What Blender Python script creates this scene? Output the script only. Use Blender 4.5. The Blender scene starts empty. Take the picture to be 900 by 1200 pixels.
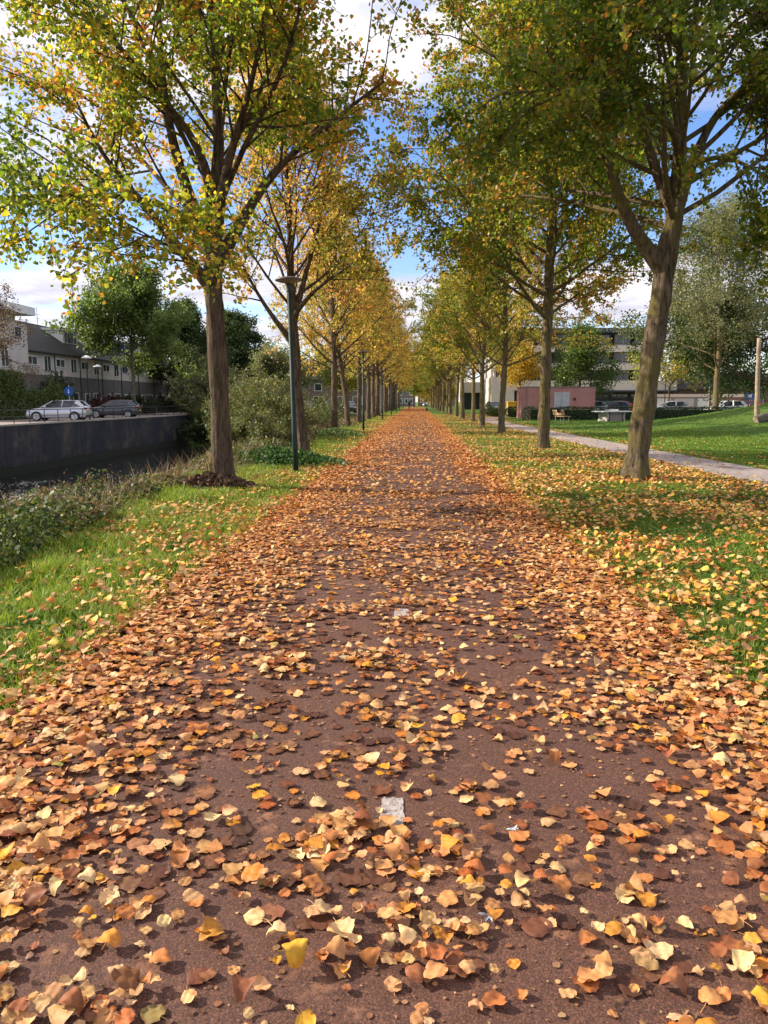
import bpy, math, random
import numpy as np
from mathutils import Vector, Matrix

R = math.radians
rnd = random.Random(7)
nrs = np.random.RandomState
scene = bpy.context.scene
COL = scene.collection

# ------------------------------------------------------------------ camera
CAM_H = 1.55
PITCH, YAW, FPX = R(8.2), R(2.27), 900.0
cam_d = bpy.data.cameras.new('camera')
cam = bpy.data.objects.new('camera', cam_d)
COL.objects.link(cam)
cam.location = (0, 0, CAM_H)
cam.rotation_euler = (R(90) - PITCH, 0, YAW)
cam_d.sensor_fit = 'HORIZONTAL'
cam_d.sensor_width = 36
cam_d.lens = 36
cam_d.clip_end = 3000
cam_d.clip_start = 0.05
scene.camera = cam
_RM = cam.rotation_euler.to_matrix()

def at(u, v, y):
    """world point at forward distance y seen in direction (u,v) of the 900x1200 photo"""
    d = _RM @ Vector(((u - 450) / FPX, (600 - v) / FPX, -1))
    k = y / d.y
    return Vector((d.x * k, y, CAM_H + d.z * k))

def on(u, v, z=0.0):
    d = _RM @ Vector(((u - 450) / FPX, (600 - v) / FPX, -1))
    k = (z - CAM_H) / d.z
    return Vector((d.x * k, d.y * k, z))

# ------------------------------------------------------------------ tags
def tag(o, label=None, cat=None, group=None, kind=None):
    if label: o['label'] = label
    if cat: o['category'] = cat
    if group: o['group'] = group
    if kind: o['kind'] = kind
    return o

def empty(name, loc, label, cat, group=None, rz=0.0):
    o = bpy.data.objects.new(name, None)
    o.empty_display_size = 0.2
    COL.objects.link(o)
    o.location = loc
    o.rotation_euler = (0, 0, rz)
    return tag(o, label, cat, group)

KIDS = {}
def setparent(c, p):
    c.parent = p
    KIDS.setdefault(p.name, []).append(c)

def copy_tree(o, parent=None):
    c = o.copy()
    COL.objects.link(c)
    if parent: setparent(c, parent)
    for ch in KIDS.get(o.name, []):
        copy_tree(ch, c)
    return c

# ------------------------------------------------------------------ materials
class NT:
    def __init__(s, mat):
        s.t = mat.node_tree
        s.n, s.l = s.t.nodes, s.t.links
    def new(s, kind, **kw):
        nd = s.n.new(kind)
        for k, v in kw.items():
            if k.startswith('i_'):
                nd.inputs[k[2:].replace('_', ' ')].default_value = v
            else:
                setattr(nd, k, v)
        return nd
    def link(s, a, b): s.l.new(a, b)
    def noise(s, vec, scale, detail=4, rough=0.55):
        nd = s.new('ShaderNodeTexNoise')
        nd.inputs['Scale'].default_value = scale
        nd.inputs['Detail'].default_value = detail
        nd.inputs['Roughness'].default_value = rough
        s.link(vec, nd.inputs['Vector'])
        return nd.outputs['Fac']
    def ramp(s, fac, stops, interp='LINEAR'):
        nd = s.new('ShaderNodeValToRGB')
        cr = nd.color_ramp
        cr.interpolation = interp
        while len(cr.elements) < len(stops): cr.elements.new(0.5)
        for e, (p, c) in zip(cr.elements, stops):
            e.position = p
            e.color = (*c, 1) if len(c) == 3 else c
        s.link(fac, nd.inputs['Fac'])
        return nd.outputs['Color']
    def mix(s, fac, a, b, mode='MIX'):
        nd = s.new('ShaderNodeMix', data_type='RGBA', blend_type=mode)
        for sock, v in ((nd.inputs[0], fac), (nd.inputs[6], a), (nd.inputs[7], b)):
            if isinstance(v, (int, float)): sock.default_value = v
            elif isinstance(v, tuple): sock.default_value = (*v, 1) if len(v) == 3 else v
            else: s.link(v, sock)
        return nd.outputs[2]
    def bump(s, h, strength, dist, normal=None):
        nd = s.new('ShaderNodeBump')
        nd.inputs['Strength'].default_value = strength
        nd.inputs['Distance'].default_value = dist
        s.link(h, nd.inputs['Height'])
        if normal: s.link(normal, nd.inputs['Normal'])
        return nd.outputs['Normal']

def newmat(name):
    m = bpy.data.materials.new(name)
    m.use_nodes = True
    nt = NT(m)
    b = nt.n['Principled BSDF']
    return m, nt, b

def coords(nt, kind='Object', scale=(1, 1, 1)):
    tc = nt.new('ShaderNodeTexCoord')
    mp = nt.new('ShaderNodeMapping')
    mp.inputs['Scale'].default_value = scale
    nt.link(tc.outputs[kind], mp.inputs['Vector'])
    return mp.outputs['Vector']

def simple(name, col, rough=0.6, metal=0.0, var=0.15, scale=3.0, bump=0.0, spec=None, fine=None, rand=0.0):
    """plain painted / cast surface with mottling"""
    m, nt, b = newmat(name)
    v = coords(nt)
    f = nt.noise(v, scale, 6, 0.6)
    lo = tuple(c * (1 - var) for c in col)
    hi = tuple(min(1, c * (1 + var)) for c in col)
    c = nt.ramp(f, [(0.3, lo), (0.7, hi)])
    nt.link(c, b.inputs['Base Color'])
    b.inputs['Roughness'].default_value = rough
    b.inputs['Metallic'].default_value = metal
    if spec is not None: b.inputs['Specular IOR Level'].default_value = spec
    if bump:
        nt.link(nt.bump(nt.noise(v, fine or scale * 6, 5, 0.65), 1.0, bump), b.inputs['Normal'])
    return m

def glassmat(name, col=(0.03, 0.04, 0.05), rough=0.08):
    m, nt, b = newmat(name)
    v = coords(nt)
    f = nt.noise(v, 0.9, 3)
    c = nt.ramp(f, [(0.35, tuple(x * 0.5 for x in col)), (0.7, tuple(min(1, x * 2.2) for x in col))])
    nt.link(c, b.inputs['Base Color'])
    b.inputs['Roughness'].default_value = rough
    b.inputs['Specular IOR Level'].default_value = 0.8
    return m

def leafmat(name, trans=0.45, rough=0.5, spot=0.25, scale=60.0, gain=1.0):
    m, nt, b = newmat(name)
    a = nt.new('ShaderNodeAttribute', attribute_name='Col')
    v = coords(nt)
    f = nt.noise(v, scale, 3, 0.6)
    mul = nt.ramp(f, [(0.3, (1 - spot,) * 3), (0.65, (1 + 0.0,) * 3)])
    c = nt.mix(1.0, a.outputs['Color'], mul, 'MULTIPLY')
    nt.link(c, b.inputs['Base Color'])
    b.inputs['Roughness'].default_value = rough
    b.inputs['Specular IOR Level'].default_value = 0.35
    if trans:
        t = nt.new('ShaderNodeBsdfTranslucent')
        g = nt.mix(1.0, c, (gain, gain, gain * 0.8), 'MULTIPLY')
        nt.link(g, t.inputs['Color'])
        mx = nt.new('ShaderNodeMixShader')
        mx.inputs[0].default_value = trans
        nt.link(b.outputs[0], mx.inputs[1])
        nt.link(t.outputs[0], mx.inputs[2])
        nt.link(mx.outputs[0], nt.n['Material Output'].inputs['Surface'])
    return m

def barkmat(name, base, moss, mossamt=0.5):
    m, nt, b = newmat(name)
    v = coords(nt, scale=(1.3, 1.3, 0.2))
    v2 = coords(nt)
    f = nt.noise(v, 14, 8, 0.7)
    big = nt.noise(v2, 2.6, 5, 0.6)
    fine = nt.noise(v2, 55, 5, 0.7)
    c = nt.ramp(f, [(0.38, tuple(x * 0.3 for x in base)), (0.5, base), (0.64, tuple(x * 1.8 for x in base))])
    mf = nt.ramp(big, [(0.5 - 0.12 * mossamt, (0, 0, 0)), (0.75 - 0.25 * mossamt, (mossamt,) * 3)])
    c = nt.mix(mf, c, moss)
    pale = nt.ramp(nt.noise(v2, 7.0, 4, 0.7), [(0.62, (0, 0, 0)), (0.7, (0.5, 0.5, 0.5))])
    c = nt.mix(pale, c, (base[0] * 2.3, base[1] * 2.4, base[2] * 2.6))
    nt.link(c, b.inputs['Base Color'])
    b.inputs['Roughness'].default_value = 0.92
    b.inputs['Specular IOR Level'].default_value = 0.2
    n1 = nt.bump(f, 1.0, 0.09)
    nt.link(nt.bump(fine, 1.0, 0.02, n1), b.inputs['Normal'])
    return m

def brickmat(name, c1, c2, mortar, scale=1.0, axis='xz'):
    m, nt, b = newmat(name)
    tc = nt.new('ShaderNodeTexCoord')
    sp = nt.new('ShaderNodeSeparateXYZ')
    nt.link(tc.outputs['Object'], sp.inputs[0])
    cb = nt.new('ShaderNodeCombineXYZ')
    ad = nt.new('ShaderNodeMath', operation='ADD')
    nt.link(sp.outputs[0], ad.inputs[0]); nt.link(sp.outputs[1], ad.inputs[1])
    nt.link(ad.outputs[0], cb.inputs[0]); nt.link(sp.outputs[2], cb.inputs[1])
    br = nt.new('ShaderNodeTexBrick')
    br.inputs['Scale'].default_value = scale
    br.inputs['Color1'].default_value = (*c1, 1)
    br.inputs['Color2'].default_value = (*c2, 1)
    br.inputs['Mortar'].default_value = (*mortar, 1)
    br.inputs['Brick Width'].default_value = 0.22
    br.inputs['Row Height'].default_value = 0.065
    br.inputs['Mortar Size'].default_value = 0.008
    nt.link(cb.outputs[0], br.inputs['Vector'])
    st = nt.ramp(nt.noise(tc.outputs['Object'], 0.8, 6, 0.65), [(0.3, (0.72,) * 3), (0.7, (1.1,) * 3)])
    c = nt.mix(1.0, br.outputs['Color'], st, 'MULTIPLY')
    nt.link(c, b.inputs['Base Color'])
    b.inputs['Roughness'].default_value = 0.9
    nt.link(nt.bump(br.outputs['Fac'], -0.5, 0.006), b.inputs['Normal'])
    return m

M = {}
M['bark'] = barkmat('bark_brown', (0.13, 0.088, 0.062), (0.13, 0.11, 0.035), 0.4)
M['bark_moss'] = barkmat('bark_mossy', (0.15, 0.108, 0.07), (0.17, 0.14, 0.042), 0.75)
M['bark_grey'] = barkmat('bark_grey', (0.16, 0.135, 0.1), (0.12, 0.11, 0.05), 0.3)
M['leaf'] = leafmat('tree_leaf', 0.5, 0.42, 0.2, 8, 1.8)
M['shrubleaf'] = leafmat('shrub_leaf', 0.3, 0.55, 0.25, 6, 1.2)
M['hedgeleaf'] = leafmat('hedge_leaf', 0.2, 0.6, 0.2, 6, 1.0)
M['grass'] = leafmat('grass_blade', 0.35, 0.5, 0.15, 3, 1.4)
M['litter'] = leafmat('fallen_leaf', 0.12, 0.62, 0.3, 70, 1.1)
M['teal'] = simple('lamp_green_paint', (0.004, 0.022, 0.016), 0.65, 0, 0.25, 4, 0.001)
M['lampshade'] = simple('lamp_shade', (0.12, 0.085, 0.07), 0.5, 0, 0.2, 6)
M['lampwhite'] = simple('lamp_diffuser', (0.20, 0.16, 0.14), 0.45, 0, 0.08, 6)
M['rail'] = simple('railing_paint', (0.018, 0.02, 0.026), 0.45, 0.3, 0.2, 3)
M['cream'] = simple('cream_render', (0.68, 0.57, 0.48), 0.85, 0, 0.06, 1.2, 0.002, fine=30)
M['white'] = simple('white_paint', (0.72, 0.72, 0.70), 0.55, 0, 0.06, 2)
M['grey_clad'] = simple('grey_cladding', (0.55, 0.50, 0.46), 0.8, 0, 0.1, 1.6, 0.002, fine=30)
M['dark'] = simple('dark_metal', (0.03, 0.033, 0.038), 0.5, 0.2, 0.2, 2)
M['concrete'] = simple('concrete', (0.36, 0.33, 0.30), 0.85, 0, 0.18, 3, 0.003, fine=40)
M['glass'] = glassmat('window_glass')
M['glass2'] = glassmat('window_glass_pale', (0.08, 0.1, 0.11), 0.15)
M['curtain'] = simple('window_curtain', (0.45, 0.43, 0.4), 0.8)
M['tyre'] = simple('tyre_rubber', (0.02, 0.02, 0.02), 0.8)
M['alloy'] = simple('alloy_rim', (0.5, 0.5, 0.52), 0.3, 0.8)
M['chrome'] = simple('number_plate', (0.6, 0.5, 0.15), 0.5)
M['redlight'] = simple('tail_light', (0.35, 0.01, 0.015), 0.2)
M['headlight'] = simple('head_light', (0.7, 0.72, 0.75), 0.15)
M['wood'] = simple('weathered_wood', (0.30, 0.22, 0.15), 0.8, 0, 0.35, 5, 0.01, fine=25)
M['benchwood'] = simple('bench_wood', (0.50, 0.30, 0.15), 0.65, 0, 0.2, 7, 0.002)
M['driedwood'] = simple('log_wood', (0.13, 0.105, 0.085), 0.9, 0, 0.4, 4, 0.02, fine=22)
M['yellow'] = simple('yellow_plastic', (0.75, 0.42, 0.02), 0.5)
M['blue'] = simple('blue_sign', (0.02, 0.12, 0.5), 0.4)
M['black'] = simple('black_cloth', (0.015, 0.016, 0.022), 0.8)
M['skin'] = simple('skin', (0.45, 0.26, 0.18), 0.6)
M['brick_dark'] = brickmat('dark_grey_brick', (0.17, 0.155, 0.148), (0.125, 0.112, 0.108), (0.16, 0.155, 0.15))
M['brick_pink'] = brickmat('pink_brick', (0.50, 0.20, 0.17), (0.42, 0.165, 0.14), (0.42, 0.28, 0.25))
M['brick_lilac'] = brickmat('purple_brick', (0.24, 0.17, 0.17), (0.2, 0.13, 0.13), (0.3, 0.27, 0.26))
M['brick_red'] = brickmat('red_brown_brick', (0.26, 0.13, 0.085), (0.2, 0.1, 0.07), (0.28, 0.24, 0.2))

# roof tiles
m, nt, b = newmat('dark_roof_tiles')
v = coords(nt)
w = nt.new('ShaderNodeTexWave', wave_type='BANDS', bands_direction='Z', wave_profile='SAW')
w.inputs['Scale'].default_value = 1.6
w.inputs['Distortion'].default_value = 0.3
nt.link(v, w.inputs['Vector'])
f = nt.noise(v, 3, 5)
c = nt.ramp(f, [(0.3, (0.018, 0.015, 0.015)), (0.7, (0.045, 0.038, 0.036))])
nt.link(c, b.inputs['Base Color']); b.inputs['Roughness'].default_value = 0.75
nt.link(nt.bump(w.outputs['Fac'], 1.0, 0.04), b.inputs['Normal'])
M['tiles'] = m

# quay wall
m, nt, b = newmat('quay_concrete')
v = coords(nt); vs = coords(nt, scale=(1, 1, 0.12)); vl = coords(nt, scale=(0.3, 0.3, 1))
f1 = nt.noise(v, 0.35, 6, 0.65); f2 = nt.noise(vs, 2.2, 6, 0.7)
c = nt.ramp(f1, [(0.40, (0.014, 0.018, 0.036)), (0.54, (0.036, 0.038, 0.048)), (0.68, (0.115, 0.098, 0.085))])
c = nt.mix(1.0, c, nt.ramp(f2, [(0.3, (0.55, 0.55, 0.58)), (0.7, (1.25, 1.2, 1.15))]), 'MULTIPLY')
spx = nt.new('ShaderNodeSeparateXYZ'); nt.link(v, spx.inputs[0])
stn = nt.new('ShaderNodeMath', operation='MULTIPLY_ADD'); nt.link(nt.noise(v, 1.3, 5, 0.7), stn.inputs[0]); stn.inputs[1].default_value = 0.9; nt.link(spx.outputs[2], stn.inputs[2])
mr = nt.new('ShaderNodeMapRange'); mr.inputs['From Min'].default_value = -2.25; mr.inputs['From Max'].default_value = -2.0; nt.link(stn.outputs[0], mr.inputs['Value'])
c = nt.mix(mr.outputs[0], (0.012, 0.016, 0.009), c)
jn = nt.new('ShaderNodeMath', operation='PINGPONG'); nt.link(spx.outputs[1], jn.inputs[0]); jn.inputs[1].default_value = 3.0
jr = nt.new('ShaderNodeMapRange'); jr.inputs['From Min'].default_value = 0.015; jr.inputs['From Max'].default_value = 0.05; nt.link(jn.outputs[0], jr.inputs['Value'])
c = nt.mix(jr.outputs[0], (0.008, 0.008, 0.008), c)
nt.link(c, b.inputs['Base Color']); b.inputs['Roughness'].default_value = 0.85
nt.link(nt.bump(nt.noise(v, 9, 6, 0.7), 1.0, 0.015), b.inputs['Normal'])
M['quay'] = m

# path asphalt (brown-red), with old crushed leaf residue
m, nt, b = newmat('brown_asphalt')
v = coords(nt)
fine = nt.noise(v, 170, 3, 0.7)
mid = nt.noise(v, 48, 4, 0.65)
big = nt.noise(v, 0.7, 6, 0.6)
c = nt.ramp(fine, [(0.34, (0.034, 0.013, 0.007)), (0.52, (0.092, 0.036, 0.020)), (0.70, (0.21, 0.098, 0.056))])
c = nt.mix(1.0, c, nt.ramp(mid, [(0.3, (0.75,) * 3), (0.7, (1.2,) * 3)]), 'MULTIPLY')
c = nt.mix(1.0, c, nt.ramp(big, [(0.3, (0.85, 0.82, 0.84)), (0.7, (1.15, 1.1, 1.08))]), 'MULTIPLY')
vor = nt.new('ShaderNodeTexVoronoi', feature='F1')
vor.inputs['Scale'].default_value = 11
wob = nt.new('ShaderNodeMix', data_type='RGBA', blend_type='LINEAR_LIGHT')
nzc = nt.new('ShaderNodeTexNoise'); nzc.inputs['Scale'].default_value = 20
nt.link(v, nzc.inputs['Vector'])
wob.inputs[0].default_value = 0.05
nt.link(v, wob.inputs[6]); nt.link(nzc.outputs['Color'], wob.inputs[7])
nt.link(wob.outputs[2], vor.inputs['Vector'])
spot = nt.ramp(vor.outputs['Distance'], [(0.25, (1, 1, 1)), (0.42, (0, 0, 0))])
patch = nt.ramp(nt.noise(v, 2.1, 5, 0.65), [(0.5, (0, 0, 0)), (0.62, (0.85, 0.85, 0.85))])
sf = nt.mix(1.0, spot, patch, 'MULTIPLY')
rc = nt.ramp(mid, [(0.3, (0.13, 0.055, 0.03)), (0.7, (0.33, 0.15, 0.075))])
c = nt.mix(sf, c, rc)
nt.link(c, b.inputs['Base Color'])
b.inputs['Roughness'].default_value = 0.78
n1 = nt.bump(mid, 0.6, 0.004)
nt.link(nt.bump(fine, 0.9, 0.003, n1), b.inputs['Normal'])
M['path'] = m

# ground under the grass
m, nt, b = newmat('lawn_soil')
v = coords(nt)
f1 = nt.noise(v, 0.22, 5, 0.6); f2 = nt.noise(v, 5, 6, 0.7); f3 = nt.noise(v, 40, 4, 0.7)
c = nt.ramp(f2, [(0.3, (0.045, 0.08, 0.012)), (0.5, (0.085, 0.15, 0.02)), (0.7, (0.14, 0.2, 0.035))])
c = nt.mix(1.0, c, nt.ramp(f1, [(0.3, (0.85, 0.9, 0.8)), (0.7, (1.2, 1.1, 1.1))]), 'MULTIPLY')
c = nt.mix(1.0, c, nt.ramp(f3, [(0.3, (0.6,) * 3), (0.7, (1.35,) * 3)]), 'MULTIPLY')
nt.link(c, b.inputs['Base Color']); b.inputs['Roughness'].default_value = 0.9
b.inputs['Specular IOR Level'].default_value = 0.15
nt.link(nt.bump(f3, 1.0, 0.03, nt.bump(f2, 1.0, 0.05)), b.inputs['Normal'])
M['soil'] = m

# footpath: greyish pink pavers
m, nt, b = newmat('footpath_pavers')
v = coords(nt)
br = nt.new('ShaderNodeTexBrick')
br.inputs['Scale'].default_value = 1
br.inputs['Brick Width'].default_value = 0.3
br.inputs['Row Height'].default_value = 0.3
br.inputs['Mortar Size'].default_value = 0.008
br.inputs['Color1'].default_value = (0.34, 0.28, 0.26, 1)
br.inputs['Color2'].default_value = (0.27, 0.23, 0.215, 1)
br.inputs['Mortar'].default_value = (0.14, 0.12, 0.1, 1)
nt.link(v, br.inputs['Vector'])
c = nt.mix(1.0, br.outputs['Color'], nt.ramp(nt.noise(v, 3, 6, 0.7), [(0.3, (0.75, 0.72, 0.7)), (0.7, (1.15,) * 3)]), 'MULTIPLY')
nt.link(c, b.inputs['Base Color']); b.inputs['Roughness'].default_value = 0.85
nt.link(nt.bump(nt.noise(v, 60, 4, 0.7), 0.6, 0.004), b.inputs['Normal'])
M['footpath'] = m

# street paving
M['street'] = simple('street_paving', (0.26, 0.2, 0.18), 0.85, 0, 0.2, 0.8, 0.004, fine=30)

# water
m, nt, b = newmat('canal_water')
v = coords(nt, scale=(1, 0.6, 1))
b.inputs['Base Color'].default_value = (0.012, 0.014, 0.012, 1)
b.inputs['Roughness'].default_value = 0.06
b.inputs['IOR'].default_value = 1.33
nt.link(nt.bump(nt.noise(v, 3.2, 4, 0.6), 0.35, 0.03), b.inputs['Normal'])
M['water'] = m

# white thermoplastic marks
m, nt, b = newmat('worn_white_marking')
v = coords(nt)
c = nt.ramp(nt.noise(v, 45, 5, 0.7), [(0.36, (0.10, 0.065, 0.055)), (0.5, (0.32, 0.27, 0.25)), (0.72, (0.46, 0.42, 0.40))])
nt.link(c, b.inputs['Base Color']); b.inputs['Roughness'].default_value = 0.7
nt.link(nt.bump(nt.noise(v, 90, 4, 0.7), 0.6, 0.003), b.inputs['Normal'])
M['marking'] = m

# ------------------------------------------------------------------ mesh helpers
def np_mesh(name, V, F, mats, colors=None, parent=None, smooth=False):
    V = np.asarray(V, dtype=np.float32); F = np.asarray(F, dtype=np.int32)
    k = F.shape[1]
    me = bpy.data.meshes.new(name)
    me.vertices.add(len(V)); me.vertices.foreach_set('co', V.ravel())
    me.loops.add(F.size); me.loops.foreach_set('vertex_index', F.ravel())
    me.polygons.add(len(F))
    me.polygons.foreach_set('loop_start', np.arange(0, F.size, k, dtype=np.int32))
    for mt in (mats if isinstance(mats, (list, tuple)) else [mats]): me.materials.append(mt)
    if smooth: me.polygons.foreach_set('use_smooth', np.ones(len(F), dtype=bool))
    me.update(calc_edges=True)
    if colors is not None:
        a = me.color_attributes.new('Col', 'FLOAT_COLOR', 'POINT')
        c4 = np.ones((len(V), 4), dtype=np.float32); c4[:, :3] = colors
        a.data.foreach_set('color', c4.ravel())
    o = bpy.data.objects.new(name, me)
    COL.objects.link(o)
    if parent: setparent(o, parent)
    return o

class MB:
    def __init__(s):
        s.v, s.f, s.m = [], [], []
    def add(s, vs, fs, mi=0):
        n = len(s.v)
        s.v += [tuple(p) for p in vs]
        s.f += [tuple(i + n for i in q) for q in fs]
        s.m += [mi] * len(fs)
        return s
    def box(s, x0, x1, y0, y1, z0, z1, mi=0):
        vs = [(x, y, z) for z in (z0, z1) for y in (y0, y1) for x in (x0, x1)]
        return s.add(vs, [(0, 2, 3, 1), (4, 5, 7, 6), (0, 1, 5, 4), (2, 6, 7, 3), (0, 4, 6, 2), (1, 3, 7, 5)], mi)
    def tube(s, pts, rad, n=8, mi=0, caps=True):
        pts = [Vector(p) for p in pts]
        if not hasattr(rad, '__len__'): rad = [rad] * len(pts)
        vs, fs = [], []
        up = None
        for i, p in enumerate(pts):
            d = (pts[min(i + 1, len(pts) - 1)] - pts[max(i - 1, 0)]).normalized()
            if up is None:
                up = Vector((1, 0, 0)) if abs(d.x) < 0.9 else Vector((0, 1, 0))
            a = (up - d * up.dot(d)).normalized(); bb = d.cross(a); up = a
            for k in range(n):
                t = 2 * math.pi * k / n
                vs.append(p + (a * math.cos(t) + bb * math.sin(t)) * rad[i])
        for i in range(len(pts) - 1):
            for k in range(n):
                k2 = (k + 1) % n
                fs.append((i * n + k, i * n + k2, (i + 1) * n + k2, (i + 1) * n + k))
        if caps:
            fs.append(tuple(reversed(range(n)))); fs.append(tuple((len(pts) - 1) * n + k for k in range(n)))
        return s.add(vs, fs, mi)
    def lathe(s, prof, n=20, c=(0, 0, 0), mi=0):
        vs, fs = [], []
        for r, z in prof:
            for k in range(n):
                t = 2 * math.pi * k / n
                vs.append((c[0] + r * math.cos(t), c[1] + r * math.sin(t), c[2] + z))
        for i in range(len(prof) - 1):
            for k in range(n):
                k2 = (k + 1) % n
                fs.append((i * n + k, i * n + k2, (i + 1) * n + k2, (i + 1) * n + k))
        fs.append(tuple(reversed(range(n)))); fs.append(tuple((len(prof) - 1) * n + k for k in range(n)))
        return s.add(vs, fs, mi)
    def prism(s, prof, a0, a1, axis='y', mi=0):
        """prof: list of 2D points, extruded along axis"""
        n = len(prof)
        def P(p, a):
            if axis == 'y': return (p[0], a, p[1])
            if axis == 'x': return (a, p[0], p[1])
            return (p[0], p[1], a)
        vs = [P(p, a0) for p in prof] + [P(p, a1) for p in prof]
        fs = [tuple(range(n)), tuple(reversed(range(n, 2 * n)))]
        fs += [(i, (i + 1) % n + 0, (i + 1) % n + n, i + n)[::-1] for i in range(n)]
        return s.add(vs, fs, mi)
    def build(s, name, mats, parent=None, smooth=False, bevel=0.0, loc=None):
        me = bpy.data.meshes.new(name)
        me.from_pydata(s.v, [], s.f)
        for mt in (mats if isinstance(mats, (list, tuple)) else [mats]): me.materials.append(mt)
        me.polygons.foreach_set('material_index', s.m)
        if smooth: me.polygons.foreach_set('use_smooth', [True] * len(s.f))
        me.update()
        o = bpy.data.objects.new(name, me)
        COL.objects.link(o)
        if loc: o.location = loc
        if parent: setparent(o, parent)
        if bevel:
            bv = o.modifiers.new('bevel', 'BEVEL'); bv.width = bevel; bv.segments = 2; bv.limit_method = 'ANGLE'
        return o

def recalc(o):
    import bmesh
    bm = bmesh.new(); bm.from_mesh(o.data)
    bmesh.ops.recalc_face_normals(bm, faces=bm.faces)
    bm.to_mesh(o.data); bm.free()
    return o

# value noise
class VN:
    def __init__(s, seed, n=64):
        s.n = n; s.g = nrs(seed).rand(n, n)
    def __call__(s, x, y):
        xi = np.floor(x).astype(int); yi = np.floor(y).astype(int)
        fx = x - xi; fy = y - yi
        fx = fx * fx * (3 - 2 * fx); fy = fy * fy * (3 - 2 * fy)
        n = s.n; g = s.g
        a = g[xi % n, yi % n]; b = g[(xi + 1) % n, yi % n]
        c = g[xi % n, (yi + 1) % n]; d = g[(xi + 1) % n, (yi + 1) % n]
        return (a * (1 - fx) + b * fx) * (1 - fy) + (c * (1 - fx) + d * fx) * fy
vn1, vn2, vn3 = VN(1), VN(2), VN(3)
def fbm(x, y, s=1.0):
    return (vn1(x * s, y * s) * 0.55 + vn2(x * s * 2.1 + 7, y * s * 2.1 + 3) * 0.3 + vn3(x * s * 4.3, y * s * 4.3 + 11) * 0.15)

# ------------------------------------------------------------------ terrain
WATER_Z = -3.2
QX = -26.0          # canal quay wall face
QY = 95.0           # cross quay wall
PL, PR = -1.96, 1.68
def ground_z(x, y):
    x = np.asarray(x, dtype=float); y = np.asarray(y, dtype=float)
    z = np.zeros(np.broadcast(x, y).shape)
    canal = (x < -4.5) & (x > QX - 0.2) & (y < QY + 0.15)
    edge = 4.5 + 0.35 * np.sin(y * 0.35) + 0.25 * np.sin(y * 0.9 + 1)
    t = np.clip((-x - edge), 0, 50)
    bank = -np.minimum(t * t / (t + 1.0) * 0.62, 4.4)
    far = np.clip((y - 84) / 11.0, 0, 1) * (x < -17)
    bank = bank * (1 - far) + (-0.2) * far
    z = np.where(canal, bank, z)
    z = z + 1.9 * np.exp(-((x - 24.5) ** 2 / 60.0 + (y - 44) ** 2 / 110.0)) * (x > 8.3)
    # lawn unevenness away from the paths
    off = np.clip(np.minimum(np.abs(x - (PL + PR) / 2) - 2.0, 1.0), 0, 1)
    fp = np.clip(np.abs(x - footx(y)) - 1.0, 0, 1)
    z = z + (fbm(x, y, 0.8) - 0.5) * 0.09 * off * fp * (np.abs(x) < 60)
    return z

FPK = [(-10, 7.4), (12, 7.35), (18, 7.15), (24, 6.9), (30, 6.7), (48, 6.25), (60, 6.0), (66, 6.1), (72, 6.8), (78, 9.0), (84, 14), (88, 24), (89, 60)]
FY = np.array([p[0] for p in FPK], float); FX = np.array([p[1] for p in FPK], float)
def footx(y):
    return np.interp(y, FY, FX)

xs = np.concatenate([[-900, -400, -200, -120, -80, -60, -45, -36, -30, -27.5, QX - 0.35, QX - 0.12],
                     np.arange(-25.5, -11, 0.75), np.arange(-11, -2.3, 0.25), [-2.2, -2.0, 0, 1.7, 1.9],
                     np.arange(2.15, 10, 0.3), np.arange(10, 40, 0.8), [42, 46, 52, 60, 80, 120, 200, 400, 900]])
ys = np.concatenate([[-60, -30, -15, -8, -4, -2], np.arange(-1, 20, 0.4), np.arange(20, 60, 0.8), np.arange(60, 94.9, 1.5),
                     [94.98, 95.3, 97, 100, 110, 120, 140, 170, 200, 250, 300, 400, 600, 1500]])
X, Y = np.meshgrid(xs, ys, indexing='ij')
Z = ground_z(X, Y)
Z = np.where((X < QX - 0.2), 0.0, Z)
V = np.stack([X, Y, Z], -1).reshape(-1, 3)
ny = len(ys)
ii, jj = np.meshgrid(np.arange(len(xs) - 1), np.arange(ny - 1), indexing='ij')
a = (ii * ny + jj).ravel()
F = np.stack([a, a + ny, a + ny + 1, a + 1], 1)
g = np_mesh('ground', V, F, M['soil'], smooth=True)
tag(g, 'grassy ground with a bank sloping down to the canal', None, kind='structure')

# main path
mb = MB()
yy = list(np.arange(-6, 30, 0.5)) + list(np.arange(30, 215, 5))
vs, fs = [], []
for i, y in enumerate(yy):
    for x in (PL + 0.02, -1, 0, 0.8, PR - 0.02):
        xx = x + (0.05 * math.sin(y * 1.3) + 0.04 * math.sin(y * 3.1 + x) if abs(x) > 1.2 else 0)
        vs.append((xx, y, 0.004))
for i in range(len(yy) - 1):
    for k in range(4):
        q = i * 5 + k
        fs.append((q, q + 1, q + 6, q + 5))
mb.add(vs, fs)
tag(mb.build('path', M['path']), 'straight brown asphalt path littered with leaves', None, kind='structure')

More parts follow.
